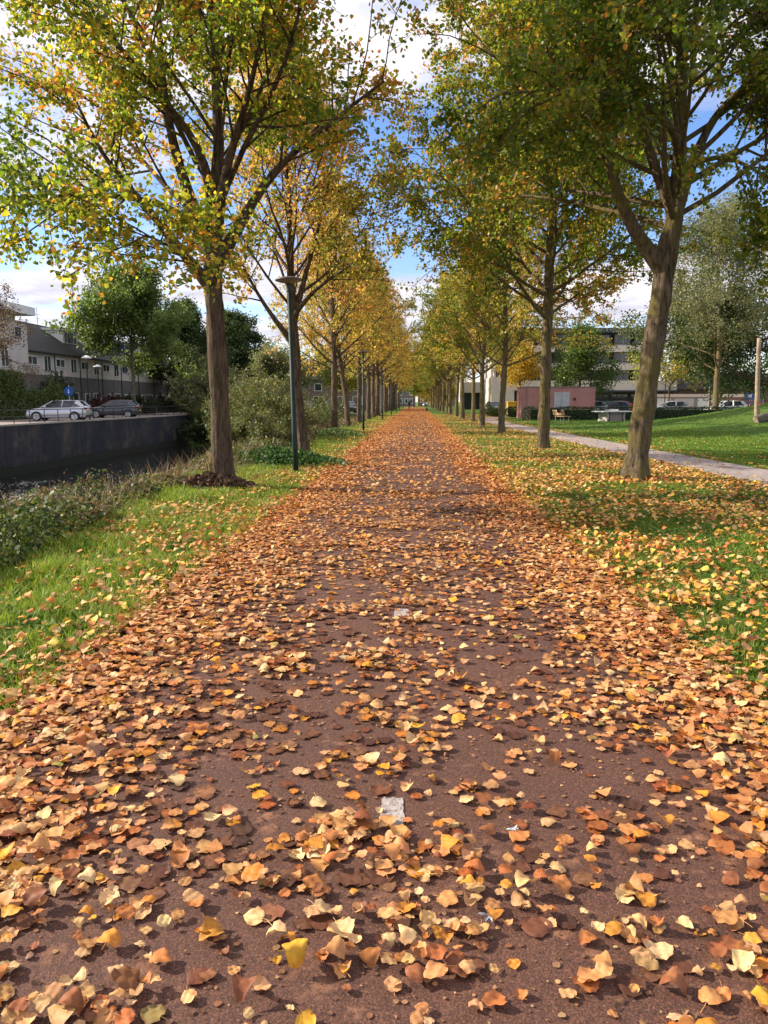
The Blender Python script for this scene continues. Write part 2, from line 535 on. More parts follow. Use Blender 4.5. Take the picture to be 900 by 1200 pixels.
# footpath on the right
mb = MB(); vs = []; fs = []
yy = list(np.arange(-8, 60, 1.0)) + list(np.arange(60, 89.1, 0.7))
for i, y in enumerate(yy):
    c = float(footx(y)); dx = (float(footx(y + 0.2)) - float(footx(y - 0.2))) / 0.4
    n = Vector((1, -dx, 0)).normalized() * 0.83
    vs += [(c - n.x, y - n.y, 0.012), (c + n.x, y + -n.y * -1 * -1, 0.012)]
vs = []
for i, y in enumerate(yy):
    c = float(footx(y)); dx = (float(footx(y + 0.2)) - float(footx(y - 0.2))) / 0.4
    n = Vector((1, -dx, 0)).normalized() * 0.83
    vs += [(c - n.x, y - n.y, 0.014), (c + n.x, y + n.y, 0.014)]
for i in range(len(yy) - 1):
    q = 2 * i
    fs.append((q, q + 1, q + 3, q + 2))
mb.add(vs, fs)
tag(mb.build('footpath', M['footpath']), 'narrow grey footpath along the right lawn', None, kind='structure')

# street on the far side of the canal, car park, far street
mb = MB(); mb.add([(QX - 0.45, -40, 0.006), (QX - 0.45, 200, 0.006), (-34.2, 200, 0.006), (-34.2, -40, 0.006)], [(3, 0, 1, 2)])
tag(mb.build('street', M['street']), 'paved street along the far side of the canal', None, kind='structure')
mb = MB(); mb.add([(8.5, 86, 0.006), (70, 86, 0.006), (70, 108, 0.006), (8.5, 108, 0.006)], [(0, 1, 2, 3)])
tag(mb.build('car_park_pavement', M['street']), 'paved car park in front of the apartment block', None, kind='structure')
mb = MB(); mb.add([(QX, QY + 0.5, 0.006), (-5.5, QY + 0.5, 0.006), (-5.5, 105, 0.006), (QX, 105, 0.006)], [(0, 1, 2, 3)])
tag(mb.build('side_street', M['street']), 'side street behind the low quay wall', None, kind='structure')

# water
mb = MB(); mb.add([(QX + 0.0, -60, WATER_Z), (-8.0, -60, WATER_Z), (-8.0, QY, WATER_Z), (QX, QY, WATER_Z)], [(0, 1, 2, 3)])
tag(mb.build('water', M['water']), 'dark still canal water', None, kind='structure')

# ------------------------------------------------------------------ quay walls & railings
t = empty('quay_wall', (QX, 30, 0), 'long dark weathered concrete canal wall below the parked cars', 'wall')
mb = MB(); mb.box(-0.4, 0, -70, 60, -5, -0.02); mb.build('wall', M['quay'], t)
mb = MB(); mb.box(-0.43, 0.05, -70, 60.05, -0.02, 0.1); mb.build('coping', M['concrete'], t)
mb = MB(); mb.box(0.002, 0.09, -70, 60, -5, WATER_Z + 0.35); mb.build('footing', M['quay'], t)
mb = MB(); mb.box(-9, -0.42, 59.6, 60, -5, 0.06); mb.build('return_wall', M['quay'], t)

def railing(name, p0, p1, label, step=2.1, h=1.0, rails=(0.98, 0.55), base=0.1):
    p0, p1 = Vector(p0), Vector(p1)
    L = (p1 - p0).length; d = (p1 - p0).normalized()
    t = empty(name, p0, label, 'railing', rz=math.atan2(d.y, d.x))
    for k, rh in enumerate(rails):
        mb = MB(); r = 0.032 if k == 0 else 0.02
        mb.tube([(0, 0, rh), (L, 0, rh)], r, 8); mb.build('rail', M['rail'], t, smooth=True)
    n = int(L / step)
    for i in range(n + 1):
        x = min(i * step, L)
        mb = MB(); mb.box(x - 0.025, x + 0.025, -0.02, 0.02, base, h - 0.03); mb.build('post', M['rail'], t)
    return t
railing('railing', (QX - 0.2, 16, 0), (QX - 0.2, 89.7, 0), 'dark metal railing on the canal wall in front of the white car')
railing('railing', (QX - 0.2, 89.8, 0), (QX - 9, 89.8, 0), 'short dark railing turning back from the end of the canal wall')

t = empty('quay_wall', (-15, QY, 0), 'low dark wall across the end of the canal seen between the tree trunks', 'wall')
mb = MB(); mb.box(-11, 9.7, 0, 0.4, -5, 0.0); mb.build('wall', M['quay'], t)
mb = MB(); mb.box(-11, 9.75, -0.04, 0.44, 0.0, 0.12); mb.build('coping', M['concrete'], t)
railing('railing', (-25.5, QY + 0.2, 0), (-5.6, QY + 0.2, 0), 'thin dark railing on the low wall between the tree trunks', rails=(0.98, 0.72, 0.45), base=0.12)

# ------------------------------------------------------------------ leaves
HEX = np.array([(0, 0.0, 0), (0.46, 0.14, 0.10), (0.40, 0.62, 0.08), (0, 1.0, -0.06), (-0.40, 0.62, 0.08), (-0.46, 0.14, 0.10)])
HEXF = np.array([(0, 1, 2, 3), (0, 3, 4, 5)])
DIA = np.array([(0, 0, 0), (0.46, 0.42, 0.05), (0, 1.0, 0), (-0.46, 0.42, 0.05)])
DIAF = np.array([(0, 1, 2, 3)])

def grid_leaf(nu, nv):
    us = np.linspace(-1, 1, nu); vs_ = np.linspace(0, 1, nv)
    wy = np.array([0, .05, .15, .3, .45, .6, .75, .88, 1.0])
    ww = np.array([.16, .36, .49, .54, .53, .47, .35, .19, .012])
    T = []
    for v in vs_:
        w = np.interp(v, wy, ww)
        for u in us:
            y = v - 0.10 * abs(u) * max(0, 1 - v * 4)
            T.append((w * u * (1 + 0.05 * math.sin(v * 23 + u)), y, 0))
    Fq = [(j * nu + i, j * nu + i + 1, (j + 1) * nu + i + 1, (j + 1) * nu + i) for j in range(nv - 1) for i in range(nu - 1)]
    if nu >= 7:
        k = len(T)
        T += [(-.012, .05, 0), (.012, .05, 0), (.02, -.2, 0), (-.004, -.2, 0), (.06, -.42, 0), (.036, -.42, 0)]
        Fq += [(k, k + 1, k + 2, k + 3), (k + 3, k + 2, k + 4, k + 5)]
    return np.array(T), np.array(Fq)

def norm(a):
    return a / (np.linalg.norm(a, axis=1, keepdims=True) + 1e-9)

def leaves_geo(pos, axis, nrm, size, col, tpl=HEX, tf=HEXF, curl=None, rs=None, aspect=None):
    """batch of leaves; returns V, F, C"""
    n = len(pos); k = len(tpl)
    a = norm(axis); nn = nrm - a * np.sum(nrm * a, 1, keepdims=True); nn = norm(nn)
    t = np.cross(a, nn)
    x = np.repeat(tpl[None, :, 0], n, 0); y = np.repeat(tpl[None, :, 1], n, 0) ; z = np.repeat(tpl[None, :, 2], n, 0)
    if aspect is not None: x = x * aspect[:, None]
    if curl is not None:
        c1, c2, c3, ph = curl
        z = z + c1[:, None] * x * x * 2 + c2[:, None] * (y - 0.45) ** 2 + c3[:, None] * x * (y - 0.4)
        z = z + (0.09 if k > 20 else 0.05) * np.sin(x * 11 + ph[:, None]) * np.sin(y * 9 + ph[:, None] * 1.7) * (0.3 + np.abs(x) * 2)
        z = z - z.min(1, keepdims=True)
    s = size[:, None, None]
    V = pos[:, None, :] + (a[:, None, :] * (y - 0.45)[:, :, None] + t[:, None, :] * x[:, :, None] + nn[:, None, :] * z[:, :, None]) * s
    F = tf[None] + (np.arange(n) * k)[:, None, None]
    C = np.repeat(col[:, None, :], k, 1)
    if rs is not None:
        C = C * (1 + (rs.rand(n, k, 1) - 0.5) * 0.22)
    if k > 20:
        q = np.abs(tpl[:, 0])[None, :, None]; edge = np.clip((q - 0.30) / 0.22, 0, 1) * rs.rand(n, 1, 1) * 0.45
        rib = np.exp(-(q / 0.03) ** 2) * 0.16
        C = C * (1 - edge * np.array([0.6, 1.0, 1.1])) * (1 + rib)
        C = np.clip(C, 0.01, 0.9)
    if aspect is not None and k > 10:
        pass
    return V.reshape(-1, 3), F.reshape(-1, tf.shape[1]), C.reshape(-1, 3)

def palette(rs, n, cols, wts, jit=0.18):
    c = np.array(cols)[rs.choice(len(cols), n, p=np.array(wts) / sum(wts))]
    return np.clip(c * (1 + (rs.rand(n, 1) - 0.5) * 2 * jit) * (1 + (rs.rand(n, 3) - 0.5) * 0.16), 0.003, 0.9)

# ------------------------------------------------------------------ tree generator
class Tubes:
    def __init__(s): s.V, s.F, s.n = [], [], 0
    def add(s, pts, rad, k):
        pts = np.asarray(pts); m = len(pts)
        d = np.empty_like(pts); d[1:-1] = pts[2:] - pts[:-2]; d[0] = pts[1] - pts[0]; d[-1] = pts[-1] - pts[-2]
        d = norm(d)
        ref = np.array([1.0, 0.13, 0.07]) if abs(d[0, 0]) < 0.8 else np.array([0.1, 1.0, 0.07])
        a = norm(ref - d * (d @ ref)[:, None]); b = np.cross(d, a)
        th = np.arange(k) * 2 * math.pi / k
        ring = a[:, None, :] * np.cos(th)[None, :, None] + b[:, None, :] * np.sin(th)[None, :, None]
        rad = np.asarray(rad)
        rr = rad[:, None] if rad.ndim == 1 else rad
        s.V.append((pts[:, None, :] + ring * rr[:, :, None] * np.ones((1, k, 1))).reshape(-1, 3))
        i, j = np.meshgrid(np.arange(m - 1), np.arange(k), indexing='ij')
        i = i.ravel(); j = j.ravel(); j2 = (j + 1) % k
        s.F.append(np.stack([i * k + j, i * k + j2, (i + 1) * k + j2, (i + 1) * k + j], 1) + s.n)
        s.n += m * k
    def out(s): return np.concatenate(s.V), np.concatenate(s.F)

def bend(rs, p, d, L, n, wob, up):
    pts = [p.copy()]; d = d / np.linalg.norm(d)
    for i in range(n):
        d = d + (rs.rand(3) - 0.5) * wob + np.array([0, 0, up])
        d /= np.linalg.norm(d)
        pts.append(pts[-1] + d * L / n)
    return np.array(pts), d

def make_tree(parent, seed, trunk, H, rad, crown0, n_limb=20, n_sub=9, n_twig=6, n_leaf=18, leaf=0.085, sig=0.15,
              cols=None, wts=None, bark='bark', flare=1.6, ang=(58, 22), shape=1.0, tpl='hex', limbs=(), droop=-0.02,
              topcols=None, wild=0.25, leafy=1.0, sides=30):
    """trunk: list of (x,y,z,r) local; grows on to height H"""
    rs = nrs(seed)
    T = Tubes()
    tp = np.array([p[:3] for p in trunk], float); tr = np.array([p[3] for p in trunk], float) * (0.87 if sides > 12 else 0.92)
    # smooth resample of given trunk, then the leader
    zt = tp[-1, 2]
    lead_n = 8
    d = tp[-1] - tp[-2]; d /= np.linalg.norm(d); d = d * 0.5 + np.array([0, 0, 0.5])
    lp, _ = bend(rs, tp[-1], d, max(0.5, H - zt), lead_n, 0.16, 0.08)
    allp = np.concatenate([tp, lp[1:]]); allr = np.concatenate([tr, np.linspace(tr[-1], 0.012, lead_n + 1)[1:] ** 1.0])
    # dense resample
    s = np.concatenate([[0], np.cumsum(np.linalg.norm(np.diff(allp, axis=0), axis=1))])
    ss = np.unique(np.concatenate([np.linspace(0, 0.9, 14), np.arange(0.9, s[-1], 0.1 if sides > 12 else 0.22), [s[-1]]]))
    def cr(vals):
        return np.stack([np.interp(ss, s, vals[:, k]) for k in range(vals.shape[1])], 1)
    P = cr(allp); Rr = np.interp(ss, s, allr)
    ker = np.array([0.25, 0.5, 0.25])
    for _ in range(4):
        for k in (0, 1):
            P[1:-1, k] = P[:-2, k] * .25 + P[1:-1, k] * .5 + P[2:, k] * .25
    fl = 1 + (flare - 1) * np.exp(-ss / 0.22)
    th = np.arange(sides) * 2 * math.pi / sides
    ph = rs.rand(4) * 6.28
    lob = 1 + (0.10 * np.sin(th * 3 + ph[0]) + 0.07 * np.sin(th * 5 + ph[1]))[None, :] * (0.25 + 1.1 * np.exp(-ss / 0.3) * 1.6)[:, None]
    kn = 1 + 0.05 * np.sin(ss[:, None] * 4 + th[None, :] * 2 + ph[2]) + 0.035 * np.sin(ss[:, None] * 9.3 + th[None, :] * 3 + ph[3]) + (rs.rand(len(ss), sides) - 0.5) * 0.07
    rid = rs.rand(sides) * 0.10 - 0.05
    kn = kn + rid[None, :] + 0.10 * np.exp(-((ss[:, None] - rs.rand() * 3 - 0.5) / 0.12) ** 2) * (np.cos(th[None, :] - ph[0]) > 0.6) + 0.09 * np.exp(-((ss[:, None] - rs.rand() * 2 - 2.0) / 0.15) ** 2) * (np.cos(th[None, :] - ph[1]) > 0.5)
    T.add(P, Rr[:, None] * fl[:, None] * lob * kn, sides)
    pos, axs, cen = [], [], []
    def leaves_on(pts, density, spread, lc):
        n = max(1, int(density))
        f = rs.rand(n) ** 0.8 * (len(pts) - 1.001)
        i = f.astype(int); fr = (f - i)[:, None]
        p = pts[i] * (1 - fr) + pts[i + 1] * fr
        pos.append(p + rs.normal(0, spread, (n, 3)))
        axs.append((pts[i + 1] - pts[i]))
        cen.append(np.full(n, lc))
    def sub(pts, L, r0, lc, nsub, maxdepth=True):
        m = len(pts)
        for q in range(nsub):
            f = (0.22 + 0.78 * (q + rs.rand()) / nsub) * (m - 1.001)
            i = int(f); fr = f - i
            p = pts[i] * (1 - fr) + pts[i + 1] * fr
            d0 = pts[i + 1] - pts[i]; d0 /= np.linalg.norm(d0)
            side = np.cross(d0, rs.normal(0, 1, 3)); side /= np.linalg.norm(side) + 1e-6
            side[2] *= 0.7
            dd = d0 * 0.75 + side * (0.7 + 0.5 * rs.rand())
            l2 = L * (0.24 + 0.2 * rs.rand()) * (1.15 - 0.5 * f / m)
            if rs.rand() < 0.12: l2 *= 1.5
            sp, _ = bend(rs, p, dd, l2, 5, 0.28, droop * 0.5)
            rr = max(0.012, r0 * (1 - f / m) * 0.45 + 0.008)
            T.add(sp, np.linspace(rr, 0.006, 6), 5)
            lc2 = np.clip(lc + rs.normal(0, 0.25), -1.5, 1.5)
            for w in range(n_twig):
                g = (0.2 + 0.8 * (w + rs.rand()) / n_twig) * 4.999
                j = int(g); fr2 = g - j
                p3 = sp[j] * (1 - fr2) + sp[j + 1] * fr2
                d3 = sp[j + 1] - sp[j]; d3 /= np.linalg.norm(d3)
                sd = np.cross(d3, rs.normal(0, 1, 3)); sd /= np.linalg.norm(sd) + 1e-6
                l3 = (0.35 + 0.4 * rs.rand()) * (0.45 + 0.13 * rad)
                tw, _ = bend(rs, p3, d3 * 0.7 + sd * 0.9, l3, 3, 0.35, droop)
                T.add(tw, [0.007, 0.005, 0.004, 0.003], 3)
                if rs.rand() < leafy:
                    leaves_on(tw, n_leaf * (0.5 + rs.rand()), sig * 0.45, lc2)
            leaves_on(sp[3:], n_leaf * 0.7, sig * 0.5, lc2)
    # explicit limbs first
    for pts, r0, r1 in limbs:
        pts = np.array([tuple(p) for p in pts], float)
        sl = np.concatenate([[0], np.cumsum(np.linalg.norm(np.diff(pts, axis=0), axis=1))])
        s2 = np.linspace(0, sl[-1], 14)
        pp = np.stack([np.interp(s2, sl, pts[:, k]) for k in range(3)], 1)
        for _ in range(6): pp[1:-1] = pp[:-2] * .25 + pp[1:-1] * .5 + pp[2:] * .25
        T.add(pp, np.linspace(r0, r1, 14) * (1 + 0.5 * np.exp(-np.linspace(0, 6, 14))), 10)
        sub(pp[4:], rad * 1.1, r0 * 0.6, rs.normal(0, wild), n_sub + 4)
    az = rs.rand() * 6.28
    ztop = P[-1, 2]
    for q in range(n_limb):
        tq = (q + 0.5 * rs.rand()) / n_limb
        z = crown0 + (ztop - crown0 - 0.5) * tq ** 1.15
        i = int(np.searchsorted(P[:, 2], z)); i = min(max(i, 1), len(P) - 2)
        az += 2.4 + rs.normal(0, 0.3)
        inc = R(ang[0] + (ang[1] - ang[0]) * tq + rs.normal(0, 6))
        L = rad * (1.3 - 0.05 * tq) * (1 - 0.62 * tq ** (1.6 * shape)) * (0.8 + 0.4 * rs.rand())
        dd = np.array([math.cos(az) * math.sin(inc), math.sin(az) * math.sin(inc), math.cos(inc)])
        pts, _ = bend(rs, P[i], dd, L, 8, 0.22, 0.05 if tq > 0.15 else 0.035)
        r0 = max(0.018, Rr[i] * (0.27 + 0.16 * rs.rand()) * (1 - 0.2 * tq))
        T.add(pts, r0 * (1 - np.linspace(0, 1, 9)) ** 1.15 + 0.008, 7)
        sub(pts, L, r0, rs.normal(0, wild * 2), max(4, int(n_sub * (0.6 + 0.5 * L / (rad * 1.3)))))
    sub(P[int(len(P) * 0.6):], rad * 0.7, 0.05, 0, n_sub)
    V, Fq = T.out()
    to = np_mesh('trunk', V, Fq, M[bark], parent=parent, smooth=True)
    pos = np.concatenate(pos); axs = np.concatenate(axs); cen = np.concatenate(cen)
    n = len(pos)
    ax = norm(axs) * 0.3 + rs.normal(0, 0.55, (n, 3)); ax[:, 2] -= 0.45
    nr = rs.normal(0, 0.5, (n, 3)); nr[:, 2] += 0.8
    # colour: green inside -> palette choice leaning with the limb's own stage
    k = len(cols); w = np.array(wts) / sum(wts); cw = np.cumsum(w)
    u = np.clip(rs.rand(n) * 0.75 + 0.125 + cen * 0.22 + (fbm(pos[:, 0] + pos[:, 2] + 50, pos[:, 1] - pos[:, 2] + 50, 0.7) - 0.5) * 0.5, 0, 0.999)
    idx = np.searchsorted(cw, u); idx = np.clip(idx, 0, k - 1)
    c = np.array(cols)[idx] * (1 + (rs.rand(n, 1) - 0.5) * 0.4) * (1 + (rs.rand(n, 3) - 0.5) * 0.15)
    size = leaf * (0.65 + 0.6 * rs.rand(n))
    tt, tf = (HEX, HEXF) if tpl == 'hex' else (DIA, DIAF)
    V, Fq, C = leaves_geo(pos, ax, nr, size, c, tt, tf)
    np_mesh('crown', V, Fq, M['leaf'], C, parent=parent)
    return n

GRN = [(0.085, 0.14, 0.014), (0.14, 0.20, 0.02), (0.22, 0.26, 0.025), (0.40, 0.36, 0.03), (0.58, 0.38, 0.04), (0.62, 0.28, 0.05), (0.55, 0.2, 0.06)]

# --- left row -------------------------------------------------------------
lt = []
def tp(pts, base):
    return [(p.x - base.x, p.y - base.y, p.z - base.z, r) for p, r in pts]

# L1
b1 = on(262, 573); b1.z = 0
d1 = b1.y
t = empty('lime_tree', b1, 'nearest canal-side lime tree, green and yellow crown, dead leaves heaped at its foot', 'tree')
P1 = [(Vector((b1.x, d1, -0.1)), 0.205), (at(256, 450, d1), 0.185), (at(252, 380, d1), 0.178), (at(248, 310, d1), 0.172), (at(252, 240, d1 + .1), 0.13), (at(256, 170, d1 + .1), 0.10)]
lm = [([at(246, 335, d1), at(215, 300, d1 - .2), at(178, 245, d1 - .3), at(120, 190, d1 - .5), at(90, 120, d1 - .6)], 0.085, 0.02),
      ([at(250, 300, d1), at(215, 220, d1 + .1), at(190, 120, d1 + .3), at(186, 20, d1 + .6), at(184, -60, d1 + .6)], 0.10, 0.03),
      ([at(252, 315, d1), at(285, 255, d1 + .2), at(320, 195, d1 + .4), at(385, 145, d1 + .5), at(450, 95, d1 + .7)], 0.10, 0.02),
      ([at(250, 300, d1), at(228, 250, d1 - .5), at(160, 228, d1 - 1.0), at(90, 228, d1 - 1.5), at(10, 232, d1 - 2)], 0.07, 0.015),
      ([at(252, 290, d1), at(262, 200, d1 - .6), at(300, 90, d1 - 1.2), at(310, 0, d1 - 1.8)], 0.09, 0.02),
      ([at(252, 250, d1), at(238, 170, d1 - .5), at(150, 70, d1 - 1.6), at(100, 0, d1 - 2)], 0.08, 0.02),
      ([at(250, 330, d1), at(235, 322, d1 - 1.0), at(205, 290, d1 - 2.1), at(170, 275, d1 - 3.0)], 0.05, 0.012)]
lm = [([p - b1 for p in pts], a_, b_) for pts, a_, b_ in lm]
nL1 = make_tree(t, 11, tp(P1, b1), 11.5, 3.9, 4.3, 22, 11, 7, 23, 0.071, cols=GRN, wts=[14, 22, 22, 15, 13, 9, 5], limbs=lm, ang=(46, 14), wild=0.35, flare=1.25)

# L2
b2 = on(357, 531); b2.z = 0; d2 = b2.y
t = empty('lime_tree', b2, 'second lime tree on the canal side, thin golden crown right behind the first lamp post', 'tree')
P2 = [(Vector((b2.x, d2, -0.1)), 0.19), (at(349, 470, d2), 0.175), (at(345, 400, d2), 0.165), (at(341, 350, d2), 0.14), (at(340, 290, d2), 0.10), (at(338, 220, d2), 0.07)]
lm = [([at(342, 400, d2), at(318, 370, d2 - .2), at(296, 335, d2 - .4), at(275, 290, d2 - .6)], 0.08, 0.02),
      ([at(343, 380, d2), at(358, 320, d2 + .2), at(376, 260, d2 + .3), at(390, 190, d2 + .3)], 0.09, 0.02),
      ([at(343, 372, d2), at(362, 345, d2 - .4), at(395, 320, d2 - .9), at(430, 300, d2 - 1.4)], 0.07, 0.02)]
lm = [([p - b2 for p in pts], a_, b_) for pts, a_, b_ in lm]
YEL = [(0.13, 0.17, 0.025), (0.22, 0.24, 0.035), (0.40, 0.33, 0.05), (0.60, 0.40, 0.09), (0.64, 0.33, 0.10), (0.56, 0.23, 0.09)]
make_tree(t, 12, tp(P2, b2), 11.0, 3.4, 4.1, 28, 9, 6, 15, 0.08, cols=YEL, wts=[10, 18, 22, 24, 16, 10], limbs=lm, ang=(52, 12), flare=1.35, droop=0.0)

# generic left row variants
LPOS = [(-3.95, 38.0, 0, 'A'), (-4.0, 46.3, -0.13, 'B'), (-3.9, 54.3, 0, 'B'), (-3.85, 64.5, 0, 'A'), (-3.85, 72.5, 0, 'B'), (-3.9, 82, 0, 'A')]
yq = 91.0
while yq < 205:
    LPOS.append((-3.85 + rnd.uniform(-.12, .12), yq, 0, rnd.choice('AB'))); yq += 9.2
ORDS = ['third', 'fourth', 'fifth', 'sixth', 'seventh', 'eighth']
EXL = ['slim trunk with golden crown', 'trunk leaning towards the canal under orange leaves', 'straight trunk under a dense orange crown',
       'golden crown just past the second lamp post', 'thin trunk in the golden row', 'thin trunk under olive gold leaves']
tv = {}
def gentrunk(seed, r, h=4.2, lean=0.0):
    rs = nrs(seed); pts = [(0, 0, -0.1, r * 1.05)]
    x = y = 0
    for z in (1.2, 2.4, 3.6, h + 0.8):
        x += rs.normal(0, 0.05) + lean * 1.2; y += rs.normal(0, 0.05)
        pts.append((x, y, z, r * (1 - 0.06 * z)))
    return pts
for i, (x, y, lean, v) in enumerate(LPOS):
    lab = ('%s lime tree of the canal-side row, %s' % (ORDS[i], EXL[i])) if i < 6 else 'distant lime tree in the canal-side row beyond the fourth lamp post'
    grp = None if i < 6 else 'distant lime trees in the canal-side row'
    if v not in tv:
        t = empty('lime_tree', (x, y, 0), lab, 'tree', grp)
        make_tree(t, 30 + ord(v), gentrunk(40 + ord(v), 0.195), 11.3 if v == 'A' else 10.9, 3.35, 3.1, 32, 8, 6, 15, 0.105,
                  cols=YEL, wts=[10, 18, 24, 24, 15, 9] if v == 'A' else [12, 15, 20, 24, 18, 11], ang=(60, 15), sides=10, tpl='dia', flare=1.4)
        tv[v] = t
    else:
        t = copy_tree(tv[v]); t.location = (x, y, 0)
        tag(t, lab, 'tree', grp)
        if not grp and 'group' in t: del t['group']
    sc = 1.0 + rnd.uniform(-0.08, 0.08) + (0.12 if y > 60 else 0.0)
    t.scale = (sc, sc, sc)
    t.rotation_euler = (0, lean, rnd.uniform(0, 6.28) if lean == 0 else 0)

# --- right row ------------------------------------------------------------
b3 = on(743, 563.5); b3.z = 0; d3 = b3.y
t = empty('lime_tree', b3, 'nearest lime tree on the lawn side, thick mossy leaning trunk with a low side limb', 'tree')
P3 = [(Vector((b3.x, d3, -0.1)), 0.25), (at(753, 490, d3), 0.235), (at(765, 410, d3), 0.225), (at(776, 340, d3), 0.222), (at(783, 290, d3), 0.215), (at(793, 245, d3), 0.18), (at(797, 180, d3), 0.13), (at(800, 90, d3), 0.10)]
lm = [([at(779, 318, d3), at(762, 297, d3 - .1), at(738, 272, d3 - .2), at(722, 230, d3 - .3), at(714, 185, d3 - .4), at(690, 120, d3 - .5), at(640, 60, d3 - .6)], 0.13, 0.03),
      ([at(792, 250, d3), at(772, 215, d3), at(755, 160, d3 + .1), at(742, 100, d3 + .2), at(725, 20, d3 + .3)], 0.10, 0.03),
      ([at(794, 240, d3), at(812, 190, d3 + .1), at(832, 135, d3 + .1), at(880, 95, d3 + .3), at(930, 50, d3 + .4)], 0.10, 0.03),
      ([at(796, 200, d3), at(800, 150, d3 - 1), at(740, 110, d3 - 2), at(660, 100, d3 - 2.4), at(590, 110, d3 - 2.4)], 0.08, 0.02),
      ([at(796, 205, d3), at(832, 178, d3 - .5), at(875, 190, d3 - .9), at(930, 235, d3 - 1.2)], 0.05, 0.01)]
lm = [([p - b3 for p in pts], a_, b_) for pts, a_, b_ in lm]
GRD = [(0.055, 0.095, 0.008), (0.09, 0.14, 0.012), (0.14, 0.18, 0.016), (0.24, 0.235, 0.022), (0.36, 0.25, 0.03), (0.45, 0.2, 0.04)]
make_tree(t, 21, tp(P3, b3), 12.5, 4.5, 4.7, 40, 12, 8, 28, 0.071, cols=GRD, wts=[16, 24, 24, 16, 11, 8], limbs=lm, ang=(68, 20), bark='bark_moss', flare=2.0, wild=0.3, droop=-0.16)

b4 = on(636, 527); b4.z = 0; d4 = b4.y
t = empty('lime_tree', b4, 'second lime tree on the lawn side, straight trunk standing left of the pink shed door', 'tree')
P4 = [(Vector((b4.x, d4, -0.1)), 0.215), (at(639, 450, d4), 0.19), (at(641, 390, d4), 0.18), (at(643, 330, d4), 0.17), (at(645, 270, d4), 0.13)]
make_tree(t, 22, tp(P4, b4), 12.6, 4.6, 4.0, 44, 12, 8, 23, 0.088, cols=GRD, wts=[14, 22, 22, 18, 14, 9], ang=(66, 16), bark='bark_moss', flare=1.35, wild=0.3, droop=-0.1, shape=1.4)

RPOS = [(4.12, 36.9, 'C'), (4.1, 47, 'D'), (4.35, 58.3, 'C'), (4.15, 67.5, 'D'), (4.2, 78, 'C'), (4.2, 91.5, 'D')]
yq = 103.0
while yq < 205:
    RPOS.append((4.2 + rnd.uniform(-.12, .12), yq, rnd.choice('CD'))); yq += 11.2
EXR = ['slender trunk just left of the pink shed', 'dark knotted trunk under yellow green leaves', 'trunk leaning slightly right before the cream wall',
       'trunk with green gold crown', 'dark trunk in the lawn-side row', 'dark trunk under gold leaves']
for i, (x, y, v) in enumerate(RPOS):
    lab = ('%s lime tree of the lawn-side row, %s' % (ORDS[i], EXR[i])) if i < 6 else 'distant lime tree in the lawn-side row beyond the eighth tree'
    grp = None if i < 6 else 'distant lime trees in the lawn-side row'
    if v not in tv:
        t = empty('lime_tree', (x, y, 0), lab, 'tree', grp)
        make_tree(t, 30 + ord(v), gentrunk(40 + ord(v), 0.19), 11.6 if v == 'C' else 11.2, 3.75, 3.2, 34, 9, 6, 18, 0.108,
                  cols=GRD if v == 'D' else YEL, wts=[12, 20, 22, 20, 16, 10], ang=(64, 16), bark='bark_moss', sides=10, tpl='dia', flare=1.4, droop=-0.04)
        tv[v] = t
    else:
        t = copy_tree(tv[v]); t.location = (x, y, 0)
        tag(t, lab, 'tree', grp)
        if not grp and 'group' in t: del t['group']
    sc = 1.0 + rnd.uniform(-0.08, 0.08) + (0.12 if y > 60 else 0.0)
    t.scale = (sc, sc, sc)
    t.rotation_euler = (0, 0.035 if i == 2 else 0, rnd.uniform(0, 6.28) if i != 2 else 0)

# --- other trees -------------------------------------------------------------
BRI = [(0.07, 0.11, 0.025), (0.11, 0.16, 0.035), (0.15, 0.2, 0.05), (0.19, 0.22, 0.07)]
DRK = [(0.028, 0.05, 0.015), (0.042, 0.07, 0.02), (0.06, 0.09, 0.027), (0.085, 0.115, 0.038)]
SIL = [(0.11, 0.13, 0.06), (0.15, 0.17, 0.075), (0.2, 0.2, 0.09), (0.25, 0.2, 0.09)]
PUR = [(0.10, 0.055, 0.04), (0.14, 0.085, 0.05), (0.12, 0.1, 0.05), (0.2, 0.13, 0.09)]
def other(name, x, y, seed, H, rad, c0, label, cols, wts, z=0.0, r=0.22, leaf=0.16, nl=14, nt_=5, ns=8, nlimb=20, ang=(70, 20), bark='bark', droop=-0.03, cat='tree', shape=1.0, grp=None, leafy=1.0, sig=0.9):
    t = empty(name, (x, y, z), label, cat, grp)
    make_tree(t, seed, gentrunk(seed, r, c0), H, rad, c0, nlimb, ns, nt_, nl, leaf, cols=cols, wts=wts, ang=ang, sides=9, tpl='dia', bark=bark, droop=droop, shape=shape, leafy=leafy, sig=sig)
    return t
other('street_tree', -31.5, 86, 61, 13.6, 5.0, 6.0, 'large round green tree with a pale trunk in front of the row houses', BRI, [4, 4, 3, 2], r=0.26, leaf=0.27, nl=34, bark='bark_grey', shape=1.6, nlimb=34, ang=(80, 15))
other('street_tree', -31.8, 109, 62, 13.0, 4.5, 3.5, 'dark green tree right of the large round one by the houses', DRK, [4, 4, 3, 2], leaf=0.3, nl=30, shape=1.6, nlimb=28)
other('street_tree', -27.2, 103, 66, 7.5, 2.6, 2.0, 'mid green bushy tree over the end of the canal railing', BRI, [4, 4, 3, 1], leaf=0.22, nl=14, shape=1.5, r=0.14)
other('street_tree', -29.5, 128, 63, 13.0, 4.8, 4.5, 'dark green tree seen between the first two trunks', DRK, [2, 4, 4, 3], leaf=0.32, nl=30, shape=1.6, nlimb=28)
